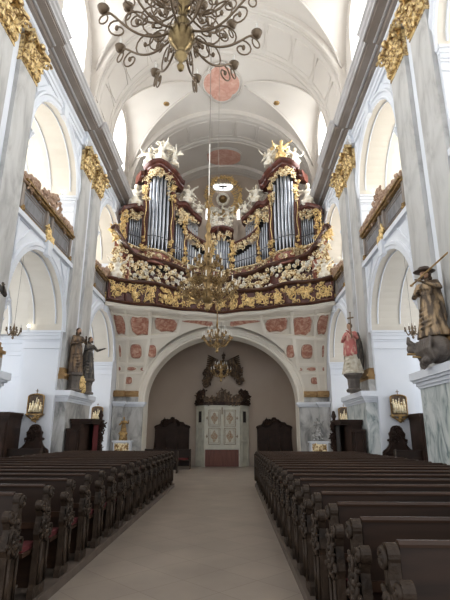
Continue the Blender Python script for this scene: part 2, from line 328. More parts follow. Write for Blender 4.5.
XO = 10.3   # outer wall of the aisles
for s, nm in ((-1, 'left'), (1, 'right')):
    mb = MB()
    for (y0, y1) in BAYS:
        yc, r = (y0 + y1) / 2, (y1 - y0) / 2
        for X in (W, 6.72):
            arch_panel(mb, s * X, y0, y1, 0, LEDGE, yc, r, SPR1, 0)
            arch_panel(mb, s * X, y0, y1, LEDGE, 14.0, yc, r, SPR2, 0)
        arch_reveal(mb, s * W, s * 6.72, yc, r - .001, SPR1, SPR1, 1); arch_reveal(mb, s * W, s * 6.72, yc, r - .001, SPR2, SPR2, 1)
        mb.box(s * (W + .03), s * 6.69, y0, y1, LEDGE - .25, LEDGE - .001, 0)
    for (y0, y1) in PIERS:
        mb.box(s * W, s * 6.72, y0, y1, 0, 14.0, 0)
    mb.box(s * W, s * 6.72, 26.1, 31, 0, 14.0, 0)
    struct(mb.build('wall_' + nm, ['white', 'cream']))
    # chapel cross walls, chapel vaults, outer wall
    mb = MB()
    for (y0, y1) in PIERS:
        for zf, zt, sp in ((0, LEDGE - .2, SPR1), (LEDGE, 13.9, SPR2)):
            xa, xb = s * 6.72, s * XO; xc, rr = s * 8.45, 1.45
            for yy, dy in ((y0 + .95, 1), (y1 - .95, -1)):
                mb.box(min(s * 6.70, s * 7.0), max(s * 6.70, s * 7.0), min(yy, yy - dy * .6), max(yy, yy - dy * .6), zf, sp, 0)
                arch_panel(mb, yy, min(xa, xb), max(xa, xb), zf, zt, xc, rr, sp, 0, ax='Y', zb=sp + .1)
                arch_reveal(mb, yy, yy + dy * .3, xc, rr, sp, sp + .1, 1 if zf == 0 else 0, ax='Y', sill=True)
                mb.add([(min(xa, xb), yy + dy * .3, sp), (max(xa, xb), yy + dy * .3, sp), (max(xa, xb), yy + dy * .3, zt), (min(xa, xb), yy + dy * .3, zt)], [(0, 1, 2, 3)], 1 if zf == 0 else 0)
                archivolt(mb, yy, -dy, xc, rr, sp, ax='Y', k=.7)
                mb.box(min(xa, xb), max(xa, xb), yy - dy * .14, yy, sp - .12, sp, 0); mb.box(min(xa, xb), max(xa, xb), yy - dy * .08, yy, sp - .26, sp - .12, 0); mb.box(min(xa, xb), max(xa, xb), yy - dy * .03, yy, sp - .55, sp - .48, 0)
                # sunk panel frame low on the cross wall
                for (a, b, c, d) in ((6.9, 9.9, sp - .72, sp - .66), (7.2, 9.9, sp - 1.5, sp - 1.42)):
                    mb.box(min(s * a, s * b), max(s * a, s * b), yy - dy * .05, yy, c, d, 0)
    for (y0, y1) in BAYS:
        yc, r = (y0 + y1) / 2, (y1 - y0) / 2 + .5
        for sp, zf in ((SPR1, 0), (SPR2, LEDGE)):
            pts = arc((yc, sp), r, pi, 0, 24, r * .93)
            for a, b in zip(pts[:-1], pts[1:]): mb.add([(s * 6.72, a[0], a[1]), (s * XO, a[0], a[1]), (s * XO, b[0], b[1]), (s * 6.72, b[0], b[1])], [(0, 1, 2, 3)], 1)
            for xr in (7.6, 9.0):
                pth = [(s * xr, a[0], a[1]) for a in pts]; mb.tube(pth, .06, 5, 0)
            # outer wall with window opening
            wz = sp - .2; arch_panel(mb, s * XO, yc - r, yc + r, zf, sp + r, yc, 1.15, wz, 0, zb=sp - 2.6)
            arch_reveal(mb, s * XO, s * (XO + .4), yc, 1.15, wz, sp - 2.6, 0, sill=True)
        mb.box(min(s * 6.72, s * XO), max(s * 6.72, s * XO), y0 - .5, y1 + .5, LEDGE - .3, LEDGE - .02, 1)
    struct(mb.build('wall_aisle_' + nm, ['white', 'cream'])); 
    k = 0
    for (y0, y1) in BAYS:
        yc = (y0 + y1) / 2
        for sp in (SPR1, SPR2):
            k += 1; poly = [(yc - 1.15, sp - 2.6)] + arc((yc, sp - .2), 1.15, pi, 0, 16) + [(yc + 1.15, sp - 2.6)]
            g = MB().prism(poly, (s * (XO + .38), 0, 0), (0, 1, 0), (0, 0, 1), (s * .03, 0, 0)); 
            for yy in (yc - .55, yc, yc + .55): g.box(min(s * (XO + .30), s * (XO + .36)), max(s * (XO + .30), s * (XO + .36)), yy - .02, yy + .02, sp - 2.6, sp + .7, 1)
            struct(g.build('window_%d' % (k + (0 if s < 0 else 6)), ['glass2', 'iron']))
    # archivolts and flat mouldings on the nave face
    mb = MB()
    for (y0, y1) in BAYS:
        yc, r = (y0 + y1) / 2, (y1 - y0) / 2
        for sp in (SPR1, SPR2):
            archivolt(mb, s * W, -s, yc, r, sp, [(0, 0), (.05, 0), (.05, .10), (.08, .12), (.08, .22), (.02, .25), (.02, .27), (0, .27)] if sp == SPR1 else ARCHV)
            # keystone
            top = sp + r; mb.prism([(-.14, -.06), (.14, -.06), (.2, .42), (-.2, .42)], (s * W, yc, top), (0, 1, 0), (0, 0, 1), (-s * .16, 0, 0))
            # moulded triangular spandrel panels
            for q in (-1, 1):
                zt = (LEDGE - .22) if sp == SPR1 else 12.78
                e = [(yc + q * (r + .02), zt), (yc + q * 1.25, zt)] + [(yc + (r + .48) * cos(a) * q, sp + (r + .48) * sin(a)) for a in [.88, .78, .66, .54, .42, .3]]
                e = [(min(max(y, y0 + .06), y1 - .06), min(z, zt)) for y, z in e]
                pth = [(s * (W - .02), y, z) for y, z in e]; mb.tube(pth, .03, 4, closed=True)
        # flat band below the parapet
        mb.box(min(s * W, s * (W - .10)), max(s * W, s * (W - .10)), y0 - .2, y1 + .2, LEDGE - .16, LEDGE)
    struct(mb.build('trim_%d' % (1 if s < 0 else 2), 'white'))
    # impost mouldings wrapped round the piers
    mb = MB()
    for (y0, y1) in PIERS:
        for sp in (SPR1, SPR2):
            for d, za, zb in ((.05, -.62, -.54), (.04, -.36, -.30), (.09, -.30, -.18), (.14, -.18, -.08), (.19, -.08, 0)):
                for yy in (y0, y1):
                    dy = -d if yy == y0 else d
                    mb.box(min(s * (W - d * .4), s * (6.72 + d)), max(s * (W - d * .4), s * (6.72 + d)), min(yy, yy + dy), max(yy, yy + dy), sp + za, sp + zb)
            # intrados panels frame
    for (y0, y1) in BAYS:
        yc, r = (y0 + y1) / 2, (y1 - y0) / 2
        for sp in (SPR1, SPR2):
            for xx in (5.72, 6.5):
                pth = [(s * xx, yc + (r - .015) * cos(a), sp + (r - .015) * sin(a)) for a in [pi * (.04 + .92 * i / 24) for i in range(25)]]
                mb.tube(pth, .028, 4)
    struct(mb.build('trim_%d' % (3 if s < 0 else 4), 'white'))
    # architrave + frieze + cornice
    mb = MB()
    segs = []
    for (y0, y1) in PIERS: segs += [(y0 - .0, y1, .12)]
    for (y0, y1) in BAYS: segs += [(y0, y1, 0)]
    segs += [(26.1, 29.9, 0), (-1, 2.0, 0)]
    def seg(prof, y0, y1, off, m): mb.prism(prof, (s * W, y0, 0), (-s, 0, 0), (0, 0, 1), (0, y1 - y0, 0), m)
    for y0, y1, o in segs:
        seg([(0, 12.85), (.05 + o, 12.85), (.05 + o, 13.0), (.09 + o, 13.02), (.09 + o, 13.16), (.16 + o, 13.2), (.16 + o, 13.26), (.1 + o, 13.26), (.1 + o, 13.46), (0, 13.46)], y0, y1, o, 0)
        seg([(0, 13.46), (.20 + o, 13.46), (.24 + o, 13.50), (.24 + o, 13.53), (.60 + o, 13.55), (.60 + o, 13.60), (.64 + o, 13.60), (.64 + o, 13.72), (0, 13.72)], y0, y1, o, 1)
        seg([(0, 13.62), (.68 + o, 13.62), (.70 + o, 13.68), (.76 + o, 13.72), (.78 + o, 13.80), (.83 + o, 13.84), (.83 + o, 13.90), (0, 13.95)], y0, y1, o, 2)
        seg([(.27 + o, 13.525), (.33 + o, 13.505), (.36 + o, 13.53), (.36 + o, 13.56), (.27 + o, 13.56)], y0 + .03, y1 - .03, o, 2)
    struct(mb.build('trim_%d' % (5 if s < 0 else 6), ['white', 'cornice', 'cornice2']))
    # extra wall moulding lines between arch head and architrave
# ------------------------------------------------------------------ vault
A_, ZS, B_ = 5.38, 15.2, 5.15
def zmain(x): return ZS + B_ * sqrt(max(0, 1 - (min(abs(x), A_) / A_) ** 2))
def zcross(x, t): 
    za = 20.34 - 1.35 * (abs(x) / A_) ** 1.6
    return 15.6 + (za - 15.6) * max(0, 1 - abs(t) ** 2.3) ** (1 / 2.3)
VB = [(4.8, 8.9), (11.72, 15.9), (18.86, 23.2)]
mb = MB()
for (y0, y1) in VB:
    yc, h = (y0 + y1) / 2, (y1 - y0) / 2
    def P(a, b):
        ang = pi * a; x = -A_ * cos(ang); t = 2 * b - 1; t = sin(t * pi / 2); y = yc + h * t
        return (x, y, max(zmain(x), zcross(x, t)))
    mb.grid(P, 72, 56, 0)
    for s in (-1, 1):            # vertical lunette wall with window
        n = 28
        cols = [yc + h * sin((2 * i / n - 1) * pi / 2) for i in range(n + 1)]
        wr, sill, wsp = 1.22, 14.1, 17.3
        def ztop(y): return max(ZS, zcross(A_, (y - yc) / h))
        for ya, yb in zip(cols[:-1], cols[1:]):
            def zo(y): return wsp + sqrt(max(0, wr * wr - (y - yc) ** 2)) if abs(y - yc) < wr else None
            ys = sorted({ya, yb} | {q for q in (yc - wr, yc + wr) if ya < q < yb})
            for p, q in zip(ys[:-1], ys[1:]):
                if abs((p + q) / 2 - yc) < wr:
                    zp = wsp + sqrt(max(0, wr * wr - (p - yc) ** 2)); zq = wsp + sqrt(max(0, wr * wr - (q - yc) ** 2))
                    mb.add([(s * A_, p, zp), (s * A_, q, zq), (s * A_, q, max(zq, ztop(q))), (s * A_, p, max(zp, ztop(p)))], [(0, 1, 2, 3)], 0)
                    mb.add([(s * A_, p, 13.8), (s * A_, q, 13.8), (s * A_, q, sill), (s * A_, p, sill)], [(0, 1, 2, 3)], 0)
                else:
                    mb.add([(s * A_, p, 13.8), (s * A_, q, 13.8), (s * A_, q, ztop(q)), (s * A_, p, ztop(p))], [(0, 1, 2, 3)], 0)
        arch_reveal(mb, s * A_, s * (A_ + .65), yc, wr, wsp, sill, 0, sill=True)
for (y0, y1) in [(2.0, 4.8), (8.9, 11.72), (15.9, 18.86), (23.2, 26.1), (26.1, 30.0), (-1, 2.0)]:
    mb.grid(lambda a, b: (-A_ * cos(pi * a), y0 + (y1 - y0) * b, zmain(-A_ * cos(pi * a))), 64, 2, 0)
    for s in (-1, 1): mb.add([(s * A_, y0, 13.8), (s * A_, y1, 13.8), (s * A_, y1, ZS), (s * A_, y0, ZS)], [(0, 1, 2, 3)], 0)
struct(mb.build('ceiling', 'vault', smooth=25))
k = 12
for (y0, y1) in VB:
    yc = (y0 + y1) / 2
    for s in (-1, 1):
        k += 1; g = MB().prism([(yc - 1.22, 14.1)] + arc((yc, 17.3), 1.22, pi, 0, 16) + [(yc + 1.22, 14.1)], (s * (A_ + .62), 0, 0), (0, 1, 0), (0, 0, 1), (s * .03, 0, 0))
        struct(g.build('window_%d' % k, ['glass', 'iron']))
# transverse ribs with sunk panels, groin mouldings, ceiling end rib
def rib(y0, y1, d, t=7):
    mb = MB(); n = 72
    def pt(a, y, dd): return (-(A_ - dd) * cos(a), y, ZS + (B_ - dd) * sin(a))
    angs = [pi * i / n for i in range(n + 1)]
    for (ya, yb, dd) in ((y0, y1, d), ):
        pth = [pt(a, (ya + yb) / 2, 0) for a in angs]; hw = (yb - ya) / 2
        mb.sweep([(-hw, -.02), (-hw, dd), (hw, dd), (hw, -.02)], pth, [(0, 1, 0)] * (n + 1), [(cos(a), 0, -sin(a)) for a in angs])
    for ya in (y0 + .05, y0 + .30, y0 + .42, y1 - .42, y1 - .30, y1 - .05):
        mb.tube([pt(a, ya, d) for a in angs], .05, 5)
    m2 = 11
    for i in range(m2):        # long stucco frames with notched ends
        a0, a1 = pi * (i + .09) / m2, pi * (i + .91) / m2
        ya, yb = y0 + .72, y1 - .72; q = [pt(a0 + (a1 - a0) * k / 8, ya, d) for k in range(9)]; w = [pt(a1 - (a1 - a0) * k / 8, yb, d) for k in range(9)]
        e0 = pt(a1 + .02, (ya + yb) / 2, d); e1 = pt(a0 - .02, (ya + yb) / 2, d)
        mb.tube(q + [e0] + w + [e1], .035, 4, closed=True)
    for s in (-1, 1): mb.box(min(s * A_, s * (A_ - d)), max(s * A_, s * (A_ - d)), y0, y1, 13.9, ZS)
    return mb
i = 7
for (y0, y1) in [(8.9, 11.72), (15.9, 18.86), (23.2, 26.1), (28.9, 29.9)]:
    struct(rib(y0, y1, .22).build('trim_%d' % i, 'vault', smooth=30)); i += 1
mb = MB()
for (y0, y1) in VB:
    yc, h = (y0 + y1) / 2, (y1 - y0) / 2
    for s in (-1, 1):
        for q in (-1, 1):
            pts = []
            for kx in range(2, 30):
                x = A_ * kx / 30
                lo, hi = 0., 1.
                for _ in range(22):
                    md = (lo + hi) / 2
                    if zcross(x, md) > zmain(x): lo = md
                    else: hi = md
                if lo < .01: continue
                pts.append((s * x, yc + q * h * lo, zmain(x) - .02))
            mb.tube(pts, .06, 5)
struct(mb.build('trim_11', 'vault', smooth=True))
# medallions in the vault
def quatre(a, b, n=56, k=.16): return [(a * (1 + k * abs(cos(2 * t)) ** .6 - k * .5) * cos(t), b * (1 + k * abs(cos(2 * t)) ** .6 - k * .5) * sin(t)) for t in [2 * pi * i / n for i in range(n)]]
for (yc, a, b, lab) in ((21.0, .92, 1.25, 'red quatrefoil fresco medallion on the vault in front of the organ'), (28.0, 1.25, 1.0, 'flat red oval fresco medallion on the vault above the gilded sunburst')):
    e = empty('ceiling_medallion', (0, yc, 20.27), lab, 'medallion', None)
    sh = quatre(a, b) if yc < 25 else [(a * cos(t), b * sin(t)) for t in [2 * pi * i / 40 for i in range(40)]]
    MB().prism(sh, (0, 0, -.04), (1, 0, 0), (0, 1, 0), (0, 0, .1)).build('fresco', 'redm2', e)
    m_ = MB()
    for kk in (1.03, 1.14): m_.tube([(x * kk, y * kk, -.03) for x, y in sh], .045, 5, closed=True)
    m_.build('stucco_frame', 'vault', e, True)
for s in (-1, 1):
    x = s * 3.0
    o = MB().lathe([(.01, -.03), (.12, -.03), (.17, .0), (.17, .03), (.01, .03)], n=16, m=0).build('vault_rosette', 'goldd', None, True, (x, 21.0, 18.95 if s < 0 else 18.95))
    tag(o, 'small gilded rosette in the vault to the %s of the red quatrefoil medallion' % ('left' if s < 0 else 'right'), 'rosette')

# ------------------------------------------------------------------ back wall, loft floor
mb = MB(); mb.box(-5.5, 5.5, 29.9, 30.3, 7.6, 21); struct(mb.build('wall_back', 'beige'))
AC, AR, AZ, ARY = 0.0, 3.96, 3.25, 3.5
mb = MB(); arch_panel(mb, 24.2, -5.5, 5.5, 0, 7.9, 0, AR, AZ, 0, 40, ax='Y', ry=ARY)
arch_reveal(mb, 24.2, 25.3, 0, AR, AZ, 0, 0, 40, ax='Y', ry=ARY)
struct(mb.build('wall_gallery', 'cove'))
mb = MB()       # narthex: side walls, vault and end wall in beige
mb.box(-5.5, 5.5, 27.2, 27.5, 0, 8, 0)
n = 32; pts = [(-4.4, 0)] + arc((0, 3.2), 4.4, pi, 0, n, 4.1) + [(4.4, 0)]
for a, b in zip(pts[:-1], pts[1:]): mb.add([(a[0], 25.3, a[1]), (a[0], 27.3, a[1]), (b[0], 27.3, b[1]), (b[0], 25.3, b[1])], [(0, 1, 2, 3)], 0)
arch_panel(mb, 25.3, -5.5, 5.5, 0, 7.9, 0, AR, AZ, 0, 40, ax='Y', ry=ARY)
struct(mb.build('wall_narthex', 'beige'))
Yp0 = lambda x: 23.05 - .47 * (sqrt(x * x + .45) - .67) + .10 * cos(x * 2.9)
mb = MB()
for i in range(44):
    xa, xb = -5.5 + .25 * i, -5.25 + .25 * i; mb.prism([(xa, Yp0(xa) + .2), (xb, Yp0(xb) + .2), (xb, 29.9), (xa, 29.9)], (0, 0, 7.64), (1, 0, 0), (0, 1, 0), (0, 0, .2))
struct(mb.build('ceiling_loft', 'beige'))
# grey marble piers of the gallery arch (two), cornice and gilt band
for s in (-1, 1):
    mb = MB(); a, b = sorted((s * 4.0, s * 5.45))
    mb.box(a, b, 23.95, 24.25, 0, 3.0, 0); a2, b2 = sorted((s * 4.95, s * 5.47)); mb.box(a2, b2, 23.7, 24.2, 0, 3.0, 0)
    for d, z0, z1 in ((.04, 3.0, 3.06), (.09, 3.06, 3.14), (.15, 3.14, 3.24)):
        q0, q1 = sorted((s * (4.0 - d), s * 5.47)); mb.box(q0, q1, 23.95 - d, 24.3, z0, z1, 1); q0, q1 = sorted((s * (4.95 - d), s * 5.48)); mb.box(q0, q1, 23.7 - d, 24.2, z0, z1, 1)
    q0, q1 = sorted((s * 4.25, s * 5.47)); mb.box(q0, q1, 24.0, 24.25, 3.24, 3.50, 0)
    for d, z0, z1 in ((.05, 3.50, 3.60), (.12, 3.60, 3.68), (.07, 3.68, 3.80)): mb.box(q0, q1, 24.0 - d, 24.2, z0, z1, 2); mb.box(*sorted((s * 4.93, s * 5.48)), 23.78 - d, 24.1, z0, z1, 2)
    struct(mb.build('trim_%d' % (12 if s < 0 else 13), ['marbleL', 'white', 'ochre']))
mb = MB()       # big arch moulding
archivolt(mb, 24.2, -1, 0, AR - .02, AZ, [(0, 0), (.10, 0), (.14, .08), (.10, .12), (.10, .30), (.16, .34), (.16, .44), (0, .48)], 48, 'Y', ry=ARY)
struct(mb.build('trim_14', 'cove', smooth=30))

# ------------------------------------------------------------------ marble pilasters with gilded capitals on moulded pedestals
PX = W - .12
def capital_mb(s, y0, y1, seed):
    mb = MB(); zc0, zc1 = 11.85, 12.75; w = y1 - y0
    mb.box(*sorted((s * W, s * (PX - .02))), y0 - .02, y1 + .02, 11.82, 11.92); mb.box(*sorted((s * W, s * (PX - .0))), y0, y1, 11.9, 12.75)
    q = random.Random(seed)
    def leafrow(z, h, n, out):
        for i in range(n):
            yy = y0 + w * (i + .5) / n; pts = []
            for t in range(6):
                tt = t / 5; pts.append((s * (PX - .03 - out * tt ** 2.2), yy, z + h * (tt if tt < .8 else .8 - (tt - .8) * .8)))
            mb.tube(pts, [w / n * .42, w / n * .46, w / n * .44, w / n * .38, w / n * .32, w / n * .18], 6)
    leafrow(11.92, .36, 4, .10); leafrow(12.22, .36, 3, .20)
    for yy, sg in ((y0, -1), (y1, 1)):      # corner volutes
        pts = []; rr = []
        for t in range(14):
            a = t / 13 * 7.2; rad = .17 * (1 - t / 15); pts.append((s * (PX - .22 - rad * cos(a) * .7), yy + sg * .02 + sg * rad * cos(a) * .5, 12.56 + rad * sin(a))); rr.append(.05)
        mb.tube(pts, rr, 5)
    def P(a, b): return ((s * (PX - .04 - .14 * b * b), y0 + w * a, 11.98 + .7 * b), (-s, 0, 0))
    carve(mb, P, 12, .15, seed, .025)
    # concave abacus
    top = [(0, 0), (.30, 0)] + [(.30 - .08 * sin(pi * t), t) for t in (.2, .5, .8)] + [(.30, 1), (0, 1)]
    mb.prism([(a + (.0), -.06 + b * (w + .12)) for a, b in top], (s * PX, y0, 12.75), (-s, 0, 0), (0, 1, 0), (0, 0, .12))
    mb.ell((s * (PX - .3), (y0 + y1) / 2, 12.76), (.08, .12, .1), 8, 6)
    return mb
names = {(0, -1): 'on the near left pier', (0, 1): 'on the near right pier', (1, -1): 'on the left pier by two dark saints', (1, 1): 'on the right pier by the bishop statue'}
for ip, (y0, y1) in enumerate(((9.0, 11.52), (16.1, 18.66))):
    for s in (-1, 1):
        for j, (a, b) in enumerate(((y0, y0 + 1.0), (y1 - 1.06, y1))):
            e = empty('marble_pilaster', (s * W, (a + b) / 2, 3.1), 'grey marble pilaster, %s of two %s' % (('nearer', 'farther')[j], names[(ip, s)]), 'pilaster', 'marble pilasters of the nave')
            L = lambda mb_: [mb_, setattr(mb_, 'v', [(x - s * W, y - (a + b) / 2, z - 3.1) for x, y, z in mb_.v])][0]
            m_ = MB(); m_.box(*sorted((s * W, s * PX)), a, b, 3.9, 11.85); L(m_).build('shaft', 'marbleP', e)
            m_ = MB(); m_.box(*sorted((s * W, s * (PX - .1))), a - .06, b + .06, 3.1, 3.5); L(m_).build('base_block', 'marbleL', e)
            m_ = MB(); 
            for d, z0, z1 in ((.10, 3.50, 3.60), (.16, 3.60, 3.68), (.08, 3.68, 3.78), (.04, 3.78, 3.90)): m_.box(*sorted((s * W, s * (PX - d))), a - d * .5, b + d * .5, z0, z1)
            L(m_).build('gilt_base_moulding', 'ochre', e)
            L(capital_mb(s, a, b, ip * 4 + j + s)).build('capital', 'cap', e, 40)
        # entablature block in grey above the capital
        m_ = MB(); 
        for (a, b) in ((y0, y0 + 1.0), (y1 - 1.06, y1)): m_.box(*sorted((s * (W), s * (W - .24))), a, b, 12.87, 13.22)
        struct(m_.build('trim_%d' % (15 + ip * 2 + (s > 0)), 'cornice2'))
        # pedestal
        p = MB(); X1 = 5.12; q0, q1 = sorted((s * W, s * X1)); ye = y1 + (-.20 if ip == 0 else .1); p.box(q0, q1, y0 - .05, ye, 0, 2.78, 0)
        for d, z0, z1 in ((.03, 2.72, 2.78), (.07, 2.78, 2.86), (.12, 2.86, 2.92), (.17, 2.92, 3.02), (.17, 3.02, 3.1)): p.box(*sorted((s * W, s * (X1 - d))), y0 - .05 - d, ye + d, z0, z1, 1)
        p.box(*sorted((s * W, s * (X1 - .06))), y0 - .11, ye + .06, 0, .45, 0)
        pe = empty('pilaster_pedestal', (0, 0, 0), '%s marble pedestal under the pilasters %s' % ('greenish-white' if s > 0 else 'grey', names[(ip, s)]), 'pedestal', 'pilaster pedestals')
        p.build('pedestal_block', ['marbleW' if s > 0 else 'marbleL', 'white'], pe)

# ------------------------------------------------------------------ gallery parapets in the upper arches
def parapet(s, y0, y1, lab):
    yc = (y0 + y1) / 2; e = empty('gallery_parapet', (s * (W + .14), yc, LEDGE), lab, 'parapet', 'marbled parapets of the side galleries')
    X = lambda d: -s * d
    def bx(m_, d0, d1, a, b, z0, z1, mi=0): m_.box(*sorted((X(d0), X(d1))), a, b, z0, z1, mi)
    h = (y1 - y0) / 2
    m_ = MB(); bx(m_, .0, .12, -h, h, 0, .88); m_.build('panel_wall', 'marbleG', e)
    m_ = MB()
    bx(m_, .12, .2, -h, h, 0, .07); bx(m_, 0, .24, -h, h, .88, .95); bx(m_, -.05, .30, -h, h, .95, 1.02)
    m_.build('rail', 'goldd', e)
    m_ = MB()
    for a, b in ((-h + .12, -h + 1.75), (-h + 1.95, h - 1.95), (h - 1.75, h - .12)):
        if b - a < .25: continue
        f = [(a, .16), (b, .16), (b, .78), (a, .78)]
        m_.tube([(X(.125), y, z) for y, z in f], .035, 4, closed=True)
        q = .14; f = [(a + q, .16 + q * .7), (b - q, .16 + q * .7), (b - q, .78 - q * .7), (a + q, .78 - q * .7)]
        m_.tube([(X(.125), y, z) for y, z in f], .018, 4, closed=True)
    m_.build('panel_frame', 'cornice', e)
    for yy in (-h + .06, -h + 1.85, h - 1.85, h - .06):
        m_ = MB(); bx(m_, .1, .19, yy - .07, yy + .07, .07, .88); m_.build('post', 'cornice', e)
    m_ = MB()      # rocaille cresting, higher in the middle
    def P(a, b):
        y = -h + 2 * h * a; top = .10 + .42 * math.exp(-(y / .75) ** 2) + .10 * abs(sin(a * 9)); return ((X(.13 + .08 * b), y, 1.0 + top * b), (-s, 0, .1))
    carve(m_, P, 75, .24, 5 + s + int(yc), .04)
    m_.tube([(X(.14), -h + 2 * h * i / 30, 1.05 + .40 * math.exp(-((-h + 2 * h * i / 30) / .6) ** 2) + .05 * sin(i)) for i in range(31)], .045, 5)
    m_.build('carved_cresting', mat('cresting_wood', (.30, .19, .13), .5, .2, col2=(.46, .32, .22), scale=8), e, True)
    m_ = MB(); carve(m_, lambda a, b: ((X(.20), .5 * (a - .5), -.1 + .42 * b), (-s, 0, 0)), 14, .22, 9, .035); m_.build('gilt_cartouche', 'gold', e, True)
    m_ = MB()
    for q in (-1, 1): carve(m_, lambda a, b: ((X(.18), q * (h - .08) + .1 * (a - .5), .02 + .15 * b), (-s, 0, 0)), 4, .12, 3, .025)
    m_.build('corner_ornament', 'goldd', e, True)
parapet(-1, 11.74, 15.88, 'grey marbled parapet with carved cresting in the nearer left gallery arch')
parapet(1, 11.74, 15.88, 'grey marbled parapet with carved cresting in the nearer right gallery arch')
parapet(-1, 18.88, 23.18, 'grey marbled parapet in the left gallery arch beside the organ loft')
parapet(1, 18.88, 23.18, 'grey marbled parapet in the right gallery arch beside the organ loft')

# ------------------------------------------------------------------ coffered cove under the organ gallery
def Yp(x): return 23.05 - .47 * (sqrt(x * x + .45) - .67) + .10 * cos(x * 2.9)          # plan line of the gallery front
def cove_y(x, z):
    t = min(1, max(0, (z - 3.8) / (7.62 - 3.8))); return 24.16 - (24.16 - Yp(x) - .1) * (1 - sqrt(max(0, 1 - t ** 2.1)))
def cove_pt(x, z, d=0.):
    y = cove_y(x, z); e = .02; dz = (cove_y(x, z + e) - cove_y(x, z - e)) / (2 * e) if z < 7.58 else -4; dx = (cove_y(x + e, z) - cove_y(x - e, z)) / (2 * e)
    n = Vector((dx, -1, dz)).normalized(); return Vector((x, y, z)) + n * d
AR2, ARY2 = AR + .45, ARY + .45
def zarch(x): return AZ + ARY2 * sqrt(max(0, 1 - (x / AR2) ** 2)) if abs(x) < AR2 else AZ
mb = MB()
xs = [-5.49 + 10.98 * i / 110 for i in range(111)]
nz = 26
vs, fs = [], []
for x in xs:
    zb = max(3.8, zarch(x) - .05)
    for j in range(nz + 1):
        z = zb + (7.62 - zb) * (1 - (1 - j / nz) ** 1.5); vs.append(tuple(cove_pt(x, z)))
for i in range(110):
    for j in range(nz): fs.append((i * (nz + 1) + j, i * (nz + 1) + j + 1, (i + 1) * (nz + 1) + j + 1, (i + 1) * (nz + 1) + j))
mb.add(vs, fs)
cove = empty('stucco_cove', (0, 24.2, 3.8), 'cream coffered stucco cove with red panels curving out below the organ gallery', 'cove')
def rel(m_, o):
    m_.v = [(x - o[0], y - o[1], z - o[2]) for x, y, z in m_.v]; return m_
CO = (0, 24.2, 3.8)
rel(mb, CO).build('cove_surface', 'covedark', cove, True)
# raised bands: horizontal courses and fanned uprights
def band(m_, pts, w=.10, h=.05):
    k = len(pts); vs = []; fs = []
    P3 = [cove_pt(x, z, 0) for x, z in pts]
    for i, (x, z) in enumerate(pts):
        d = (P3[min(i + 1, k - 1)] - P3[max(i - 1, 0)]).normalized(); n = (cove_pt(x, z, 1) - cove_pt(x, z, 0)).normalized(); s_ = d.cross(n)
        for a, b in ((-w, -.02), (-w * .85, h), (w * .85, h), (w, -.02)): vs.append(P3[i] + s_ * a + n * b)
    for i in range(k - 1):
        for j in range(4): fs.append((i * 4 + j, i * 4 + (j + 1) % 4, i * 4 + 4 + (j + 1) % 4, i * 4 + 4 + j))
    m_.add(vs, fs)
mb = MB()
def zc1(x): return 6.52 + .28 * (1 - abs(x) / 5.5) ** 1.0 + (.55 - .55 * min(1, abs(x) / 2.6)) * .5
for s in (-1, 1):
    c1 = [(s * (5.45 - .12 * i), 6.42 + .30 * (i / 26) ** 1.3) for i in range(27)]
    band(mb, [(x, z) for x, z in c1 if z > zarch(x) + .02], .11, .10)
    for zz in (5.18, 4.72): 
        c = [(s * (5.47 - .1 * i), zz) for i in range(16)]; band(mb, [(x, z) for x, z in c if z > zarch(x) - .02], .06 if zz < 5 else .08, .05)
    for xa, xb in ((4.75, 4.95), (3.55, 3.98), (2.05, 2.75)):      # uprights (top x, bottom x)
        xt, xl = xa, xb
        c = []
        for i in range(30):
            t = i / 29; z = 7.56 - t * (7.56 - 3.85); x = xt + (xl - xt) * t * 1.6
            if z > zarch(x): c.append((s * x, z))
        if len(c) > 2: band(mb, c, .09 if xa < 4 else .07, .05)
    band(mb, [(s * 5.42, 7.5 - i * .2) for i in range(19)], .07, .05)
band(mb, [(-5.45 + .109 * i, 7.42) for i in range(101)], .05, .08)
rel(mb, CO).build('stucco_bands', 'cove', cove)
def panel(x, z, w, h, kind, s):
    """red panel on the cove at (x,z), half size w,h"""
    if kind == 'oct': sh = [(w * c * .98, h * t) for c, t in ((1, .5), (.72, .95), (.2, .86), (-.3, 1), (-.8, .8), (-1, .3), (-.9, -.45), (-.6, -.95), (0, -.85), (.5, -1), (.95, -.55))]
    elif kind == 'long': sh = [(w * a, h * b) for a, b in ((-1, .55), (-.7, .92), (-.1, .85), (.5, .6), (1.05, .35), (.7, .0), (.1, -.25), (-.45, -.65), (-.85, -.95), (-1.05, -.5))]
    elif kind == 'bar': sh = [(w * cos(t) * (1 + .12 * cos(2 * t)), h * sin(t)) for t in [2 * pi * i / 20 for i in range(20)]]
    else: sh = [(w * cos(t) * (1 - .06 * cos(4 * t)), h * sin(t) * (1 - .06 * cos(4 * t))) for t in [2 * pi * i / 32 for i in range(32)]]
    sh = [(a * s, b) for a, b in sh]; m_ = MB(); n = len(sh); vs = []
    def q(a, b, d): 
        zz = min(7.5, z + b); return cove_pt(s * x + a, zz, d)
    rings = [(1.0, .005), (.98, .035), (.66, .035), (.33, .035)]
    for k_, d in rings: vs += [q(a * k_, b * k_, d) for a, b in sh]
    vs.append(q(0, 0, .035)); fs = []
    for r_ in range(3): fs += [(r_ * n + i, r_ * n + (i + 1) % n, (r_ + 1) * n + (i + 1) % n, (r_ + 1) * n + i) for i in range(n)]
    fs += [(3 * n + i, 3 * n + (i + 1) % n, 4 * n) for i in range(n)]
    m_.add(vs, fs); rel(m_, CO).build('red_panel', 'redm', cove, True)
    f = MB(); f.tube([q(a * 1.14, b * 1.14, .03) for a, b in sh], .022, 4, closed=True); rel(f, CO).build('panel_frame', 'cove', cove)
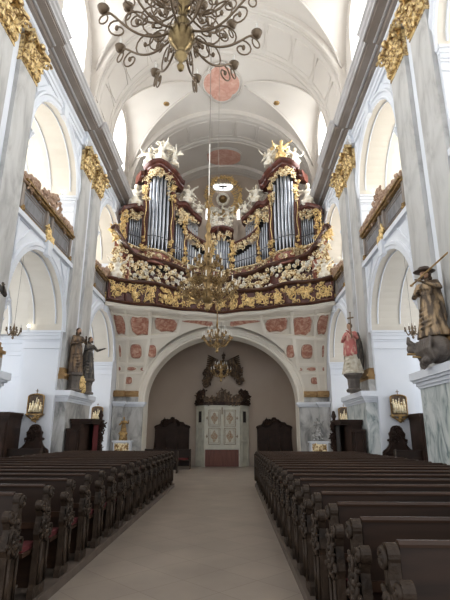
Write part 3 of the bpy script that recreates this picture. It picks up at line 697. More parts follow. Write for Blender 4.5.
PANELS = [(5.14, 6.99, .26, .40, 'oct'), (4.10, 6.99, .52, .40, 'oct'), (2.84, 7.09, .56, .31, 'oct'), (1.28, 7.27, .80, .17, 'long'),
          (5.28, 5.82, .07, .30, 'q'), (4.46, 5.82, .31, .37, 'q'), (3.62, 5.83, .23, .33, 'q'), (5.33, 4.95, .08, .10, 'q'), (4.72, 4.95, .24, .10, 'bar'), (4.12, 4.93, .10, .09, 'bar'), (4.85, 4.35, .21, .19, 'q')]
for s in (-1, 1):
    for p in PANELS: panel(*p, s)

# ------------------------------------------------------------------ carved gallery front
def line(fn, x0, x1, n): return [x0 + (x1 - x0) * i / n for i in range(n + 1)]
def plan_sweep(prof, x0, x1, z, dy=0., n=90, yf=Yp):
    """moulding along the gallery plan: prof (out, up)"""
    m_ = MB(); pth, outs = [], []
    for x in line(None, x0, x1, n):
        t = Vector((1, (yf(x + .01) - yf(x - .01)) / .02, 0)).normalized(); o = Vector((t.y, -t.x, 0))
        pth.append(Vector((x, yf(x) + dy, z(x) if callable(z) else z))); outs.append(o)
    return m_.sweep(prof, pth, outs, [(0, 0, 1)] * len(pth))
par = empty('organ_gallery_front', (0, 22.2, 7.65), 'dark brown organ gallery front with wavy rails and gilded openwork panels', 'balcony')
PO = (0, 22.2, 7.65)
zt = lambda x: 8.62 + .028 * abs(x) + .03 * sin(abs(x) * 2.2)
rel(plan_sweep([(0, 0), (.10, 0), (.14, .05), (.20, .08), (.16, .13), (.08, .16), (0, .16)], -5.38, 5.38, 7.66), PO).build('bottom_rail', 'rail', par, 40)
rel(plan_sweep([(0, 0), (.08, .0), (.14, .05), (.20, .08), (.22, .14), (.17, .18), (0, .18)], -5.38, 5.38, zt), PO).build('top_rail', 'rail', par, 40)
rel(plan_sweep([(-.12, 0), (.0, 0), (.0, .86), (-.12, .86)], -5.38, 5.38, 7.8), PO).build('front_wall', 'case', par, 40)
rel(plan_sweep([(-.3, 0), (.05, 0), (.10, -.06), (.02, -.16), (-.3, -.16)], -5.4, 5.4, 7.66), PO).build('stucco_underside', 'cove', par, 40)
nrm = lambda x, yf=Yp: Vector(((yf(x + .01) - yf(x - .01)) / .02, -1, 0)).normalized()
NB = 15
for i in range(NB):
    xa, xb = -5.3 + 10.6 * i / NB, -5.3 + 10.6 * (i + 1) / NB
    m_ = MB()
    def P(a, b):
        x = xa + .06 + (xb - xa - .12) * a; return (Vector((x, Yp(x), 7.9 + (zt(x) - 7.96) * b)) + nrm(x) * .04, nrm(x))
    carve(m_, P, 20, .20, i, .026)
    xm = (xa + xb) / 2; c = Vector((xm, Yp(xm), 8.22)) + nrm(xm) * .07
    if i % 2: m_.ell(c, (.13, .07, .18), 10, 6)
    else:
        u = Vector((1, 0, 0)); m_.tube([c + Vector((.17 * cos(t), 0, .22 * sin(t))) for t in [2 * pi * k / 14 for k in range(14)]], .035, 5, closed=True)
    rel(m_, PO).build('gilded_ornament', 'gold', par, True)
for i in range(NB + 1):
    x = -5.3 + 10.6 * i / NB; m_ = MB(); c = Vector((x, Yp(x), 7.82)) + nrm(x) * .03
    m_.lathe([(.02, 0), (.06, .0), (.05, .1), (.07, .4), (.04, .6), (.06, .82), (.02, .84)], c, 8); rel(m_, PO).build('baluster_strip', 'case', par, True)

# ------------------------------------------------------------------ organ
def Yc(x): return Yp(x) + .62 - .55 * math.exp(-((abs(x) - 3.31) / .60) ** 4) - .38 * math.exp(-(x / .55) ** 4)
OO = (0, 22.6, 8.6)
org = empty('pipe_organ', OO, 'great baroque pipe organ with red-brown case, tin pipes and gilded carving', 'organ')
zb = lambda x: 10.12 + .19 * abs(x) + .04 * sin(abs(x) * 3)                         # foot line of the pipes
zr2 = lambda x: 9.45 + .17 * min(abs(x), 4.2) + (1.35 * max(0, min(1, (abs(x) - 4.35) / .95)) ** 1.6) - .10 * math.exp(-(x / .9) ** 2) + .05 * sin(abs(x) * 3.1)
part = lambda m_, n_, mt, sm=False: rel(m_, OO).build(n_, mt, org, sm)
Yl = lambda x: Yp(x) + .35
part(plan_sweep([(-.5, 0), (0, 0), (0, .85), (-.5, .85)], -5.3, 5.3, 8.75, yf=Yl), 'lower_case_wall', 'case')
part(plan_sweep([(0, -.02), (.08, 0), (.16, .06), (.26, .10), (.30, .19), (.20, .25), (0, .27)], -5.35, 5.35, zr2, yf=Yl, n=120), 'wavy_cornice', 'rail', 40)
part(plan_sweep([(-.4, -.1), (0, -.1), (0, .62), (-.4, .62)], -5.1, 5.1, lambda x: zb(x) - .62, yf=Yc, n=120), 'frieze', 'casem')
part(plan_sweep([(0, 0), (.06, 0), (.12, .06), (.12, .10), (0, .12)], -5.15, 5.15, lambda x: zb(x) - .12, yf=Yc, n=120), 'pipe_foot_rail', 'goldp', 40)
part(plan_sweep([(0, 0), (.05, 0), (.10, .05), (0, .08)], -5.15, 5.15, lambda x: zb(x) - .58, yf=Yc, n=120), 'frieze_rail', 'case', 40)
# side scroll of the lower cornice
for s in (-1, 1):
    m_ = MB(); m_.tube([(s * (5.28 + .16 * cos(a)), Yl(5.3) - .12, zr2(5.3) + .05 + .16 * sin(a)) for a in [i * .5 for i in range(9)]], .09, 6); part(m_, 'end_scroll', 'rail', True)
# case body behind the pipes
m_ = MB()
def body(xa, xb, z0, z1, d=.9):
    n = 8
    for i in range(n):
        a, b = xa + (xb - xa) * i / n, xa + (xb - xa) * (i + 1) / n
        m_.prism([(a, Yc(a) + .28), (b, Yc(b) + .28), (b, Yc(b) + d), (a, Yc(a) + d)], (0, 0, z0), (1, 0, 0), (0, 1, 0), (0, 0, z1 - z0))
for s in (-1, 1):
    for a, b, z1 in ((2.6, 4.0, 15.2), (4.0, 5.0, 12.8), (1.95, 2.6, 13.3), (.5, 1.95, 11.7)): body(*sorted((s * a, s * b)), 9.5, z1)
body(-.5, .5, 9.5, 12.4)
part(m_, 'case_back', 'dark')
# pipes
def pipe(x, y, z0, z1, r, par_=None):
    m_ = MB(); h = z1 - z0; ft = min(.75, .22 * h + .25); zm = z0 + ft
    m_.lathe([(r * .35, z0), (r, zm - .04), (r, z1), (r * .8, z1), (r * .8, z1 - .05)], (x, y, 0), 14)
    # mouth: upper and lower lip
    m_.prism([(-r * .75, -.0), (r * .75, 0), (r * .55, .28), (0, .36), (-r * .55, .28)], (x, y - r * 1.02, zm + .05), (1, 0, 0), (0, 0, 1), (0, .02, 0))
    m_.prism([(-r * .75, 0), (r * .75, 0), (r * .4, -.16), (-r * .4, -.16)], (x, y - r * .99, zm), (1, 0, 0), (0, 0, 1), (0, .02, 0))
    m_.box(x - r * .75, x + r * .75, y - r * .98, y - r * .9, zm, zm + .05, 1)
    rel(m_, OO).build('pipe', ['pipe', 'dark'], org, 50)
FIELDS = []
for s in (-1, 1):
    FIELDS += [(s, 2.80, 3.84, 6, lambda t: 14.55 + .65 * (1 - abs(2 * t - 1) ** 1.3)), (s, 4.20, 4.83, 6, lambda t: 12.75 - .30 * t),
               (s, 2.05, 2.54, 4, lambda t: 12.35 + .65 * t), (s, .70, 1.90, 9, lambda t: 11.05 + .85 * t * t)]
for s, xa, xb, n, tf in FIELDS:
    w = (xb - xa) / n
    for i in range(n):
        t = (i + .5) / n; x = s * (xa + (xb - xa) * t); pipe(x, Yc(x) + .18, zb(x), tf(t), w * .46)
for i in range(7):
    t = (i + .5) / 7; x = -.46 + .92 * t; pipe(x, Yc(x) + .18, zb(x), 11.75 + .5 * (1 - abs(2 * t - 1)), .92 / 7 * .46)
for s in (-1, 1):
    for i in range(5):     # little upper row
        x = s * (1.38 + .115 * i); pipe(x, Yc(x) + .22, 12.05 + .12 * i, 12.72 + .14 * i, .05)
# uprights
for s in (-1, 1):
    for x, w, z1 in ((.58, .07, 12.1), (1.98, .07, 13.3), (2.67, .11, 14.9), (4.01, .16, 14.9), (4.95, .11, 12.95)):
        m_ = MB(); y = Yc(s * x); m_.box(s * x - w, s * x + w, y - .02, y + .4, zb(x) - .6, z1); m_.box(s * x - w - .03, s * x + w + .03, y - .05, y + .1, zb(x), zb(x) + .18)
        m_.box(s * x - w * .5, s * x + w * .5, y - .05, y, zb(x) + .3, z1 - .4); part(m_, 'case_upright', 'case')
        m_ = MB()
        carve(m_, lambda a, b: ((s * x + (a - .5) * w * 2.2, y - .07, zb(x) + .05 + .75 * b * b), (0, -1, 0)), 7, .2, int(x * 10), .03)
        hh = z1 - 1.1; carve(m_, lambda a, b: ((s * x + (a - .5) * w * 2.4, y - .07, hh + 1.0 * b), (0, -1, 0)), 11, .22, int(x * 20), .03)
        m_.tube([(s * x + .04 * sin(k), y - .07, zb(x) + .5 + (z1 - 1.2 - zb(x)) * k / 12) for k in range(13)], .028, 5)
        part(m_, 'gilt_drop', 'gold', True)
# cornices
def cornice(xa, xb, zf, prof, n=40, nm='cornice', yf=Yc): part(plan_sweep(prof, xa, xb, zf, yf=yf, n=n), nm, 'case', 40)
BIG = [(-.5, 0), (.04, 0), (.08, .08), (.20, .14), (.22, .22), (.34, .30), (.38, .42), (.30, .46), (-.5, .5)]
for s in (-1, 1):
    a, b = sorted((s * 2.18, s * 4.48))
    cornice(a, b, lambda x: 14.85 + .50 * cos((abs(x) - 3.33) * 1.3) ** 2 + .05 * cos((abs(x) - 3.33) * 9), BIG, 40, 'tower_cornice')
    a, b = sorted((s * 2.45, s * 4.22))
    cornice(a, b, lambda x: 15.36 + .48 * cos((abs(x) - 3.33) * 1.4) ** 2, [(-.4, 0), (.16, 0), (.22, .08), (.12, .16), (-.4, .24)], 30, 'tower_crown')
    MED = [(-.4, 0), (.04, 0), (.08, .06), (.18, .10), (.22, .20), (.27, .27), (.22, .31), (-.4, .33)]
    a, b = sorted((s * 4.0, s * 5.15)); cornice(a, b, lambda x: 12.86 + .18 * cos((abs(x) - 4.5) * 3.6) - .12 * max(0, abs(x) - 4.7), MED, 24, 'side_cornice')
    a, b = sorted((s * 1.15, s * 2.68)); cornice(a, b, lambda x: 12.75 + 1.0 * (1 - ((2.4 - abs(x)) / 1.25) ** 2 if abs(x) < 2.4 else 1) + .08 * sin(abs(x) * 7), MED, 30, 'shoulder_cornice')
    a, b = sorted((s * .55, s * 2.02)); cornice(a, b, lambda x: 11.62 + .75 * max(0, (abs(x) - .8) / 1.2) ** 1.6 + .55 * max(0, (.78 - abs(x)) / .25) ** 2, [(-.3, 0), (.04, 0), (.08, .05), (.16, .10), (.18, .18), (-.3, .22)], 30, 'swag_cornice')
cornice(-.62, .62, lambda x: 12.22 + .28 * cos(x * 2.4), [(-.4, 0), (.06, 0), (.12, .08), (.24, .14), (.26, .24), (-.4, .27)], 30, 'centre_cornice')
# pipe shades, lower carvings, frieze ornaments
def patch(nm, mt, n, size, seed, P, r=.03): m_ = MB(); carve(m_, P, int(n * 1.6), size * .74, seed, r * .8, .8); part(m_, nm, mt, True)
for s in (-1, 1):
    def arcp(xa, xb, zf, h, d=.0, yf=Yc): return lambda a, b: ((s * (xa + (xb - xa) * a), yf(s * (xa + (xb - xa) * a)) - .08 - d, zf(a) - h * b), (0, -1, 0))
    patch('gilded_pipe_shade', 'goldp', 34, .26, 11 + s, arcp(2.72, 3.92, lambda a: 15.38, .5), .032)
    patch('gilded_pipe_shade', 'goldp', 7, .24, 21 + s, arcp(2.60, 2.86, lambda a: 15.1, 1.5), .03)
    patch('gilded_pipe_shade', 'goldp', 8, .24, 23 + s, arcp(3.78, 4.15, lambda a: 15.1, 1.5), .03)
    patch('gilded_pipe_shade', 'goldp', 20, .22, 31 + s, arcp(4.12, 5.0, lambda a: 12.95, .45), .028)
    patch('gilded_pipe_shade', 'goldp', 26, .24, 41 + s, arcp(1.9, 2.6, lambda a: 13.6, .9), .03)
    patch('gilded_pipe_shade', 'goldp', 26, .22, 51 + s, arcp(.62, 1.98, lambda a: 11.7 + .7 * a * a, .42), .028)
    patch('gilded_pipe_shade', 'goldp', 12, .2, 61 + s, arcp(1.25, 1.95, lambda a: 13.0 + .4 * a, .25), .028)
    patch('gilded_edge', 'gold', 22, .20, 71 + s, lambda a, b: ((s * (5.04 + .08 * b), Yc(5.0) - .05, 10.9 + 2.1 * a), (s, -.6, 0)), .03)
    for k, (xa, xb) in enumerate(((.1, 1.1), (1.1, 2.3), (2.3, 3.5), (3.5, 4.5), (4.5, 5.3))):
        mt_ = 'cwhite' if k % 2 == 0 else 'goldp'
        f = lambda a, b: (Vector((s * (xa + (xb - xa) * a), 0, 8.86 + (zr2(s * (xa + (xb - xa) * a)) - 8.9) * b)) + Vector((0, Yl(s * (xa + (xb - xa) * a)) - .12, 0)), nrm(s * (xa + (xb - xa) * a)))
        patch('white_carving', 'cwhite', 7, .24, 81 + k + 7 * s, f, .05); patch('gilded_carving', 'goldp', 20, .26, 91 + k + 7 * s, f, .042)
        g = lambda a, b: (Vector((s * (xa + (xb - xa - .1) * a), Yc(s * (xa + (xb - xa - .1) * a)) - .04, zb(xa + (xb - xa) * a) - .5 + .34 * b)), (0, -1, 0))
        patch('frieze_ornament', 'goldp', 12, .20, 101 + k + 7 * s, g, .026)
    # carved side wing where the lower cornice sweeps up
    patch('side_wing_carving', 'goldp', 34, .32, 111 + s, lambda a, b: ((s * (4.75 + .6 * a), Yl(5.2) - .12, 8.9 + 1.9 * b * (.45 + .55 * a)), (0, -1, 0)), .045)
    m_ = MB(); m_.prism([(4.55, 8.8), (5.32, 8.8), (5.32, 11.0), (5.1, 10.9), (4.85, 10.1), (4.55, 9.9)], (0, Yl(5.0) - .06, 0), (s, 0, 0), (0, 0, 1), (0, .25, 0)); part(m_, 'side_wing', 'casem')
patch('gilded_pipe_shade', 'goldp', 22, .22, 5, lambda a, b: ((-.5 + a, Yc(0) - .1, 12.42 - .42 * b * (1 + abs(2 * a - 1))), (0, -1, 0)), .028)
m_ = MB(); carve(m_, lambda a, b: ((-.55 + 1.1 * a, Yc(0) + .0, 12.75 + .35 * b), (0, -1, .2)), 16, .3, 55, .045); part(m_, 'crown_carving', 'cwhite', True)

# ------------------------------------------------------------------ figures on the organ
def put(mb_, nm, mt, loc, lab, cat, group=None, rz=0, vox=.03, sc_=1.):
    o = mb_.build(nm, mt, None, True); remesh(o, vox); o.location = loc; o.rotation_euler = (0, 0, rz); o.scale = (sc_,) * 3
    tag(o, lab, cat, group); return o
grp = 'putti and angels on the organ case'
pa, pb, pc = putto(3), putto(8), putto(14)
A0 = put(pa, 'carved_angel', 'cwhite', (-4.0, Yc(3.3) + .25, 15.72), 'white winged putto at the left end on top of the left organ tower', 'angel', grp, .3, .028, 1.15)
B0 = put(pb, 'carved_angel', 'cwhite', (-3.3, Yc(3.3) + .15, 16.0), 'white putto with raised arms in the middle of the left organ tower top', 'angel', grp, -.4, .028, 1.2)
C0 = put(pc, 'carved_angel', 'cwhite', (-2.6, Yc(3.3) + .3, 15.7), 'white putto at the inner end on top of the left organ tower', 'angel', grp, -.9, .028, 1.1)
def cp(src, loc, rz, sc_, lab, mt=None):
    o = src.copy(); C.objects.link(o); o.location = loc; o.rotation_euler = (0, 0, rz); o.scale = (sc_,) * 3; o['label'] = lab
    if mt: o.data = src.data.copy(); o.data.materials[0] = M[mt]
    return o
cp(B0, (3.25, Yc(3.3) + .15, 16.0), .2, 1.25, 'gilded figure rising in the middle of the right organ tower top', 'gold')
cp(A0, (3.98, Yc(3.3) + .25, 15.72), .5, 1.1, 'white winged putto at the outer end on top of the right organ tower')
cp(C0, (2.6, Yc(3.3) + .3, 15.7), -.5, 1.1, 'white putto at the inner end on top of the right organ tower')
cp(C0, (-4.6, Yc(4.6) + .1, 13.2), .4, 1.4, 'white angel on the low outer cornice left of the left organ tower')
cp(A0, (4.6, Yc(4.6) + .1, 13.2), -.4, 1.4, 'white angel on the low outer cornice right of the right organ tower')
cp(B0, (-1.95, Yc(1.9) + .2, 14.12), .4, 1.2, 'white putto seated on the left shoulder cornice of the organ')
cp(A0, (1.95, Yc(1.9) + .2, 14.12), -.4, 1.2, 'white putto seated on the right shoulder cornice of the organ')
cp(A0, (-1.3, Yc(1.3) + .2, 13.55), .2, .8, 'small white cherub low on the left shoulder slope of the organ')
cp(B0, (1.3, Yc(1.3) + .2, 13.55), -.2, .8, 'small white cherub low on the right shoulder slope of the organ')
cp(C0, (-.32, Yc(0) + .1, 12.75), .5, .95, 'white putto left of the middle on the small central organ tower')
cp(A0, (.34, Yc(0) + .1, 12.75), -.5, .95, 'white putto right of the middle on the small central organ tower')
cp(C0, (-5.02, Yl(5.0) - .35, 8.85), .2, 1.15, 'white putto on the gallery front at the far left below the upswept cornice')
cp(B0, (5.02, Yl(5.0) - .35, 8.85), -.2, 1.05, 'white putto on the gallery front at the far right below the upswept cornice')
# gilt rocaille sprays and vases
def spray(loc, lab, mt, seed, w=.5, h=.6, name='carved_spray'):
    m_ = MB(); m_.lathe([(.1, 0), (.14, .05), (.05, .12), (.08, .2), (.02, .24)], n=8)
    carve(m_, lambda a, b: ((w * (a - .5) * (1 - .5 * b), -.03 + .06 * a, .12 + h * b), (0, -1, .1)), 20, .3, seed, .035)
    o = m_.build(name, mt, None, True, loc); tag(o, lab, 'carving'); return o
spray((-5.3, Yl(5.2), 11.0), 'gilded leafy finial above the far left end of the gallery cornice', 'gold', 1)
spray((5.3, Yl(5.2), 11.0), 'gilded leafy finial above the far right end of the gallery cornice', 'gold', 2)
spray((-3.3, Yc(3.2) + .35, 16.05), 'tangle of pale rocaille rising behind the putti on the left tower', 'cwhite', 3, 1.7, 1.1)
spray((3.3, Yc(3.2) + .35, 16.05), 'tangle of pale rocaille rising behind the gilded figure on the right tower', 'cwhite', 4, 1.7, .9)
spray((-2.0, Yc(1.9) + .4, 14.1), 'spiky white rocaille behind the putto on the left shoulder', 'cwhite', 5, .8, .8)
spray((2.0, Yc(1.9) + .4, 14.1), 'spiky white rocaille behind the putto on the right shoulder', 'cwhite', 6, .8, .8)

# ------------------------------------------------------------------ glory with globe and dove on the end wall
GO = (-.08, 29.45, 17.62)
gl = empty('sunburst_glory', GO, 'gilded sunburst with cloud ring, golden globe and bright dove window above the organ', 'sunburst')
m_ = MB()
q = random.Random(4)
for i in range(56):
    a = 2 * pi * i / 56; r0, r1 = 1.15, 1.6 + .5 * q.random()
    if sin(a) > .2: r1 += .5 * sin(a)
    m_.prism([(-.05, r0), (.05, r0), (.015, r1), (-.015, r1)], (0, .1 + .05 * (i % 2), .3), (cos(a - pi / 2), 0, sin(a - pi / 2)), (cos(a), 0, sin(a)), (0, .04, 0))
m_.build('gold_rays', 'gold', gl)
m_ = MB()
for i in range(34):
    a = 2 * pi * i / 34; rr = 1.75 + .12 * sin(5 * a); m_.ell((rr * cos(a), 0, .4 + 1.35 * rr * sin(a) * .95), (.15, .1, .15), 7, 5)
carve(m_, lambda a, b: ((1.85 * cos(6.283 * a), -.05, .45 + 2.2 * sin(6.283 * a)), (0, -1, 0)), 60, .38, 3, .04); m_.build('gilt_wreath', 'gold', gl, True)
m_ = MB()
for i in range(22):
    a = 2 * pi * i / 22; m_.ell((.58 * cos(a), -.18, .58 * sin(a) + .1), (.16, .14, .16), 8, 6)
for i in range(30): m_.ell((q.uniform(-1.3, 1.3), -.1 - .1 * q.random(), -1.15 + q.uniform(-.45, .35)), (q.uniform(.14, .28), .16, q.uniform(.1, .2)), 8, 6)
remesh(m_.build('cloud_ring', 'cwhite', gl, True), .04)
MB().ell((0, -.25, .1), (.40, .40, .40), 20, 14).build('golden_globe', 'brassb', gl, True)
m_ = MB(); sh = [(1.03 * (abs(cos(t)) ** .6) * (1 if cos(t) > 0 else -1), .40 * (abs(sin(t)) ** .6) * (1 if sin(t) > 0 else -1)) for t in [2 * pi * i / 40 for i in range(40)]]
m_.prism(sh, (0, .12, 1.62), (1, 0, 0), (0, 0, 1), (0, .05, 0)); m_.build('dove_window', 'glass', gl)
m_ = MB(); m_.tube([(x * 1.04, .08, 1.62 + y * 1.06) for x, y in sh], .07, 6, closed=True); m_.build('window_moulding', 'cwhite', gl, True)
m_ = MB(); m_.ell((0, -.02, 1.62), (.10, .09, .20), 8, 6); m_.ell((0, -.06, 1.82), .07, 8, 6)
for s in (-1, 1): m_.prism([(0, .06), (.3, .14), (.62, .02), (.4, -.02), (.2, -.08), (0, -.1)], (0, -.02, 1.64), (s, 0, 0), (0, 0, 1), (0, .05, 0))
m_.prism([(-.06, 0), (.06, 0), (.13, -.2), (-.13, -.2)], (0, -.02, 1.5), (1, 0, 0), (0, 0, 1), (0, .05, 0)); m_.build('dove', 'bird', gl)
for s in (-1, 1):
    m_ = MB(); m_.prism([(-.14, -1.5), (.14, -1.5), (.14, -.5), (.08, -.35), (-.08, -.35), (-.14, -.5)], (s * 1.62, .10, -.4), (1, 0, 0), (0, 0, 1), (0, .06, 0)); m_.build('side_light', 'glass', gl)
m_ = MB(); m_.box(-1.6, 1.6, .2, .5, -4.6, 2.6); m_.build('backing', 'beige', gl); gl.scale = (.68, .8, .72)

# ------------------------------------------------------------------ pews
ORD = ['first', 'second', 'third', 'fourth', 'fifth', 'sixth', 'seventh', 'eighth', 'ninth', 'tenth', 'eleventh', 'twelfth', 'thirteenth', 'fourteenth', 'fifteenth', 'sixteenth', 'seventeenth', 'eighteenth', 'nineteenth', 'twentieth']
def make_pew(s, L=3.45):
    """aisle end at x=0, runs to s*L; tall back at y=0, sitters face -y"""
    t = empty('church_pew', (0, 0, 0), 'pew', 'pew', 'dark carved pews, %s block' % ('left' if s < 0 else 'right'))
    prof = [(-.20, 0), (.08, 0), (.08, .08), (.05, .12), (.05, .55), (.02, .66), (.06, .76), (.03, .84)] + [(.0 + .056 * cos(a), .965 + .056 * sin(a)) for a in [-.7 + 4.4 * i / 12 for i in range(13)]] + [(-.05, .86), (-.085, .79)] + [(-.18 + .052 * cos(a), .845 + .052 * sin(a)) for a in [.1 + 4.3 * i / 12 for i in range(13)]] + [(-.17, .74), (-.19, .66), (-.205, .58), (-.17, .52), (-.17, .12), (-.20, .08)]
    for k, x0 in enumerate((0, L)):
        m_ = MB(); m_.prism(prof, (s * x0, 0, 0), (0, 1, 0), (0, 0, 1), (s * .062 * (1 if k == 0 else -1), 0, 0)); e = m_.build('end_panel', 'pewe', t)
        if k == 0:
            m_ = MB(); xo = -s * .012
            m_.tube([(xo, y, z) for y, z in ((-.14, .12), (-.14, .50), (.02, .50), (.02, .12))], .016, 4, closed=True)
            m_.tube([(xo, .0 + .042 * cos(a), .95 + .042 * sin(a)) for a in [i * .6 for i in range(11)]], .016, 5)
            m_.tube([(xo, -.195 + .032 * cos(a), .845 + .032 * sin(a)) for a in [i * .6 for i in range(11)]], .014, 5)
            carve(m_, lambda a, b: ((xo, -.15 + .16 * a, .56 + .24 * b), (-s, 0, 0)), 9, .13, 4, .014); m_.ell((xo, -.0, .95), .022, 6, 4); m_.ell((xo, -.195, .845), .018, 6, 4)
            m_.build('carved_scroll', 'pewe', e, True)
    X = lambda a: s * a
    m_ = MB(); m_.box(*sorted((X(.075), X(L - .075))), -.015, .025, .06, 1.0); m_.build('backrest', 'pew', t)
    m_ = MB(); m_.prism([(-.025, 0), (.025, 0), (.028, .015), (.012, .032), (-.012, .032), (-.028, .015)], (X(.07), 0, 1.0), (0, 1, 0), (0, 0, 1), (X(L - .14), 0, 0)); m_.box(*sorted((X(.075), X(L - .075))), -.035, -.014, .60, .66); m_.build('top_rail', 'pewl', t)
    m_ = MB(); m_.box(*sorted((X(.075), X(L - .075))), -.37, -.015, .40, .44); m_.box(*sorted((X(.075), X(L - .075))), -.05, -.02, .06, .40); m_.build('seat', 'pewl', t)
    m_ = MB(); m_.box(*sorted((X(.09), X(.55))), -.36, -.04, .441, .49); bmx = m_.build('cushion', 'redcl', t)
    m_ = MB(); m_.prism([(.03, .66), (.22, .62), (.22, .645), (.03, .69)], (X(.07), 0, 0), (0, 1, 0), (0, 0, 1), (X(L - .14), 0, 0)); m_.build('book_shelf', 'pewl', t)
    m_ = MB(); m_.prism([(.16, .14), (.30, .17), (.30, .19), (.16, .165)], (X(.07), 0, 0), (0, 1, 0), (0, 0, 1), (X(L - .14), 0, 0)); m_.build('kneeler', 'plinth', t)
    return t
for s, y0, n in ((-1, 4.57, 17), (1, 2.64, 20)):
    proto = make_pew(s)
    side = 'left' if s < 0 else 'right'
    for i in range(n):
        o = proto if i == 0 else copy_tree(proto)
        o.location = (s * 1.365, y0 + i * .708, .10)
        end = 'nearest' if i == 0 else ('farthest, last' if i == n - 1 else ORD[i])
        o['label'] = 'dark carved wooden pew with scrolled end in the %s block, %s from the camera' % (side, end)
    o = MB().box(*sorted((s * 1.33, s * 4.95)), 2.0 if s > 0 else 3.5, y0 + n * .708 - .35, .0, .10).build('pew_platform', 'plinth'); tag(o, 'low wooden platform under the %s block of pews' % side, 'platform')
    # one more short pew behind the block, by the entrance
def bench(loc, L, lab, cloth=None, rz=0, back=True):
    e = empty('bench', loc, lab, 'bench', None, rz)
    m_ = MB(); m_.box(-L / 2, L / 2, -.2, .2, .40, .45); m_.build('seat', 'pewl', e)
    if back: MB().box(-L / 2, L / 2, .18, .22, .12, .88).box(-L / 2 - .02, L / 2 + .02, .16, .25, .88, .93).build('backrest', 'pew', e)
    for q in (-1, 1): MB().prism([(-.22, 0), (.24, 0), (.22, .9), (.16, .95), (.10, .86), (.05, .62), (-.2, .58), (-.24, .52), (-.18, .4)], (q * (L / 2 - .03 if q > 0 else L / 2 + .03), 0, 0), (0, 1, 0), (0, 0, 1), (.06, 0, 0)).build('end_panel', 'pewe', e)
    if cloth: MB().box(-L / 2 + .08, L / 2 - .08, -.22, .16, .451, .52).build('cushion', cloth, e)
    return e
bench((2.9, 18.6, 0), 2.9, 'low dark bench behind the right block of pews, near the entrance porch', None)
bench((-2.7, 24.4, 0), 2.3, 'dark bench with a red cushion left of the entrance porch', 'redcl', 0)
bench((-2.9, 21.8, 0), 2.0, 'empty dark bench behind the left block of pews', None, 0)

# ------------------------------------------------------------------ confessionals, stalls, dark cabinets
def confessional(s, lab, curtain):
    x0, x1, y0, y1 = 4.36, 5.06, 16.15, 18.0; o = (s * x1, y0, 0)
    e = empty('confessional', o, lab, 'confessional'); X = lambda a: s * (a - x1)
    def bx(m_, a, b, c, d, z0, z1, k=0): m_.box(*sorted((X(a), X(b))), c - y0, d - y0, z0, z1, k); return m_
    bx(MB(), 4.66, x1, y0, y1, 0, 1.76).build('side_cabin', 'wood', e)
    m_ = MB(); bx(m_, 4.62, x1, y0 - .05, y0 + .5, 1.76, 1.84); bx(m_, 4.64, x1, y0 + .45, y1, 1.84, 2.12); m_.build('low_cornice', 'wood', e)
    m_ = MB(); bx(m_, x0, 4.66, y0 + .25, y1, 0, .2); bx(m_, x0, 4.66, y1 - .08, y1, .2, 2.0); bx(m_, 4.61, 4.66, y0 + .1, y1, .2, 2.0); bx(m_, x0 - .02, x1 + .02, y0 + .4, y1 + .05, 2.0, 2.1)
    bx(m_, x0 - .06, x1 + .04, y0 + .36, y1 + .08, 2.1, 2.17); m_.build('priest_cabin', 'wood', e)
    m_ = MB()        # carved scrolled wing
    pr = [(0, .0), (.12, 0), (.12, 1.0), (.06, 1.25), (.14, 1.5), (.05, 1.7), (.16, 1.95), (.10, 2.12), (0, 2.12), (-.07, 1.8), (.0, 1.45), (-.05, 1.1), (0, .9)]
    m_.prism([(a * -1, b) for a, b in pr], (X(x0 + .02), 1.62, 0), (s, 0, 0), (0, 0, 1), (0, .10, 0))
    carve(m_, lambda a, b: ((X(x0 - .02 - .06 * a), 1.60, .9 + 1.2 * b), (0, -1, 0)), 16, .18, 6, .03); m_.build('carved_wing', 'wood', e)
    m_ = MB(); m_.lathe([(.02, 0), (.09, .03), (.05, .1), (.1, .2), (.07, .3), (.02, .4)], (X(x0 + .02), 1.66, 2.12), 10); m_.ell((X(x0 + .02), 1.66, 2.45), (.06, .06, .08)); m_.build('finial', 'wood', e, True)
    m_ = MB()
    for i in range(9): m_.tube([(X(x0 + .06 + .02 * (i % 2)), 1.05 + .055 * i, .2), (X(x0 + .06 + .02 * (i % 2)), 1.05 + .055 * i, 1.98)], .034, 6)
    m_.build('curtain', curtain, e, True)
    m_ = MB()
    for zz in (.3, 1.1): m_.tube([(X(4.7), -.01, zz), (X(4.95), -.01, zz), (X(4.95), -.01, zz + .65), (X(4.7), -.01, zz + .65)], .015, 4, closed=True)
    m_.build('panel_moulding', 'wood', e)
confessional(-1, 'dark stepped wooden confessional with a red curtain beside the left pilaster pedestal', 'redcl')
confessional(1, 'dark stepped wooden confessional with carved finial beside the right pilaster pedestal', 'dark')
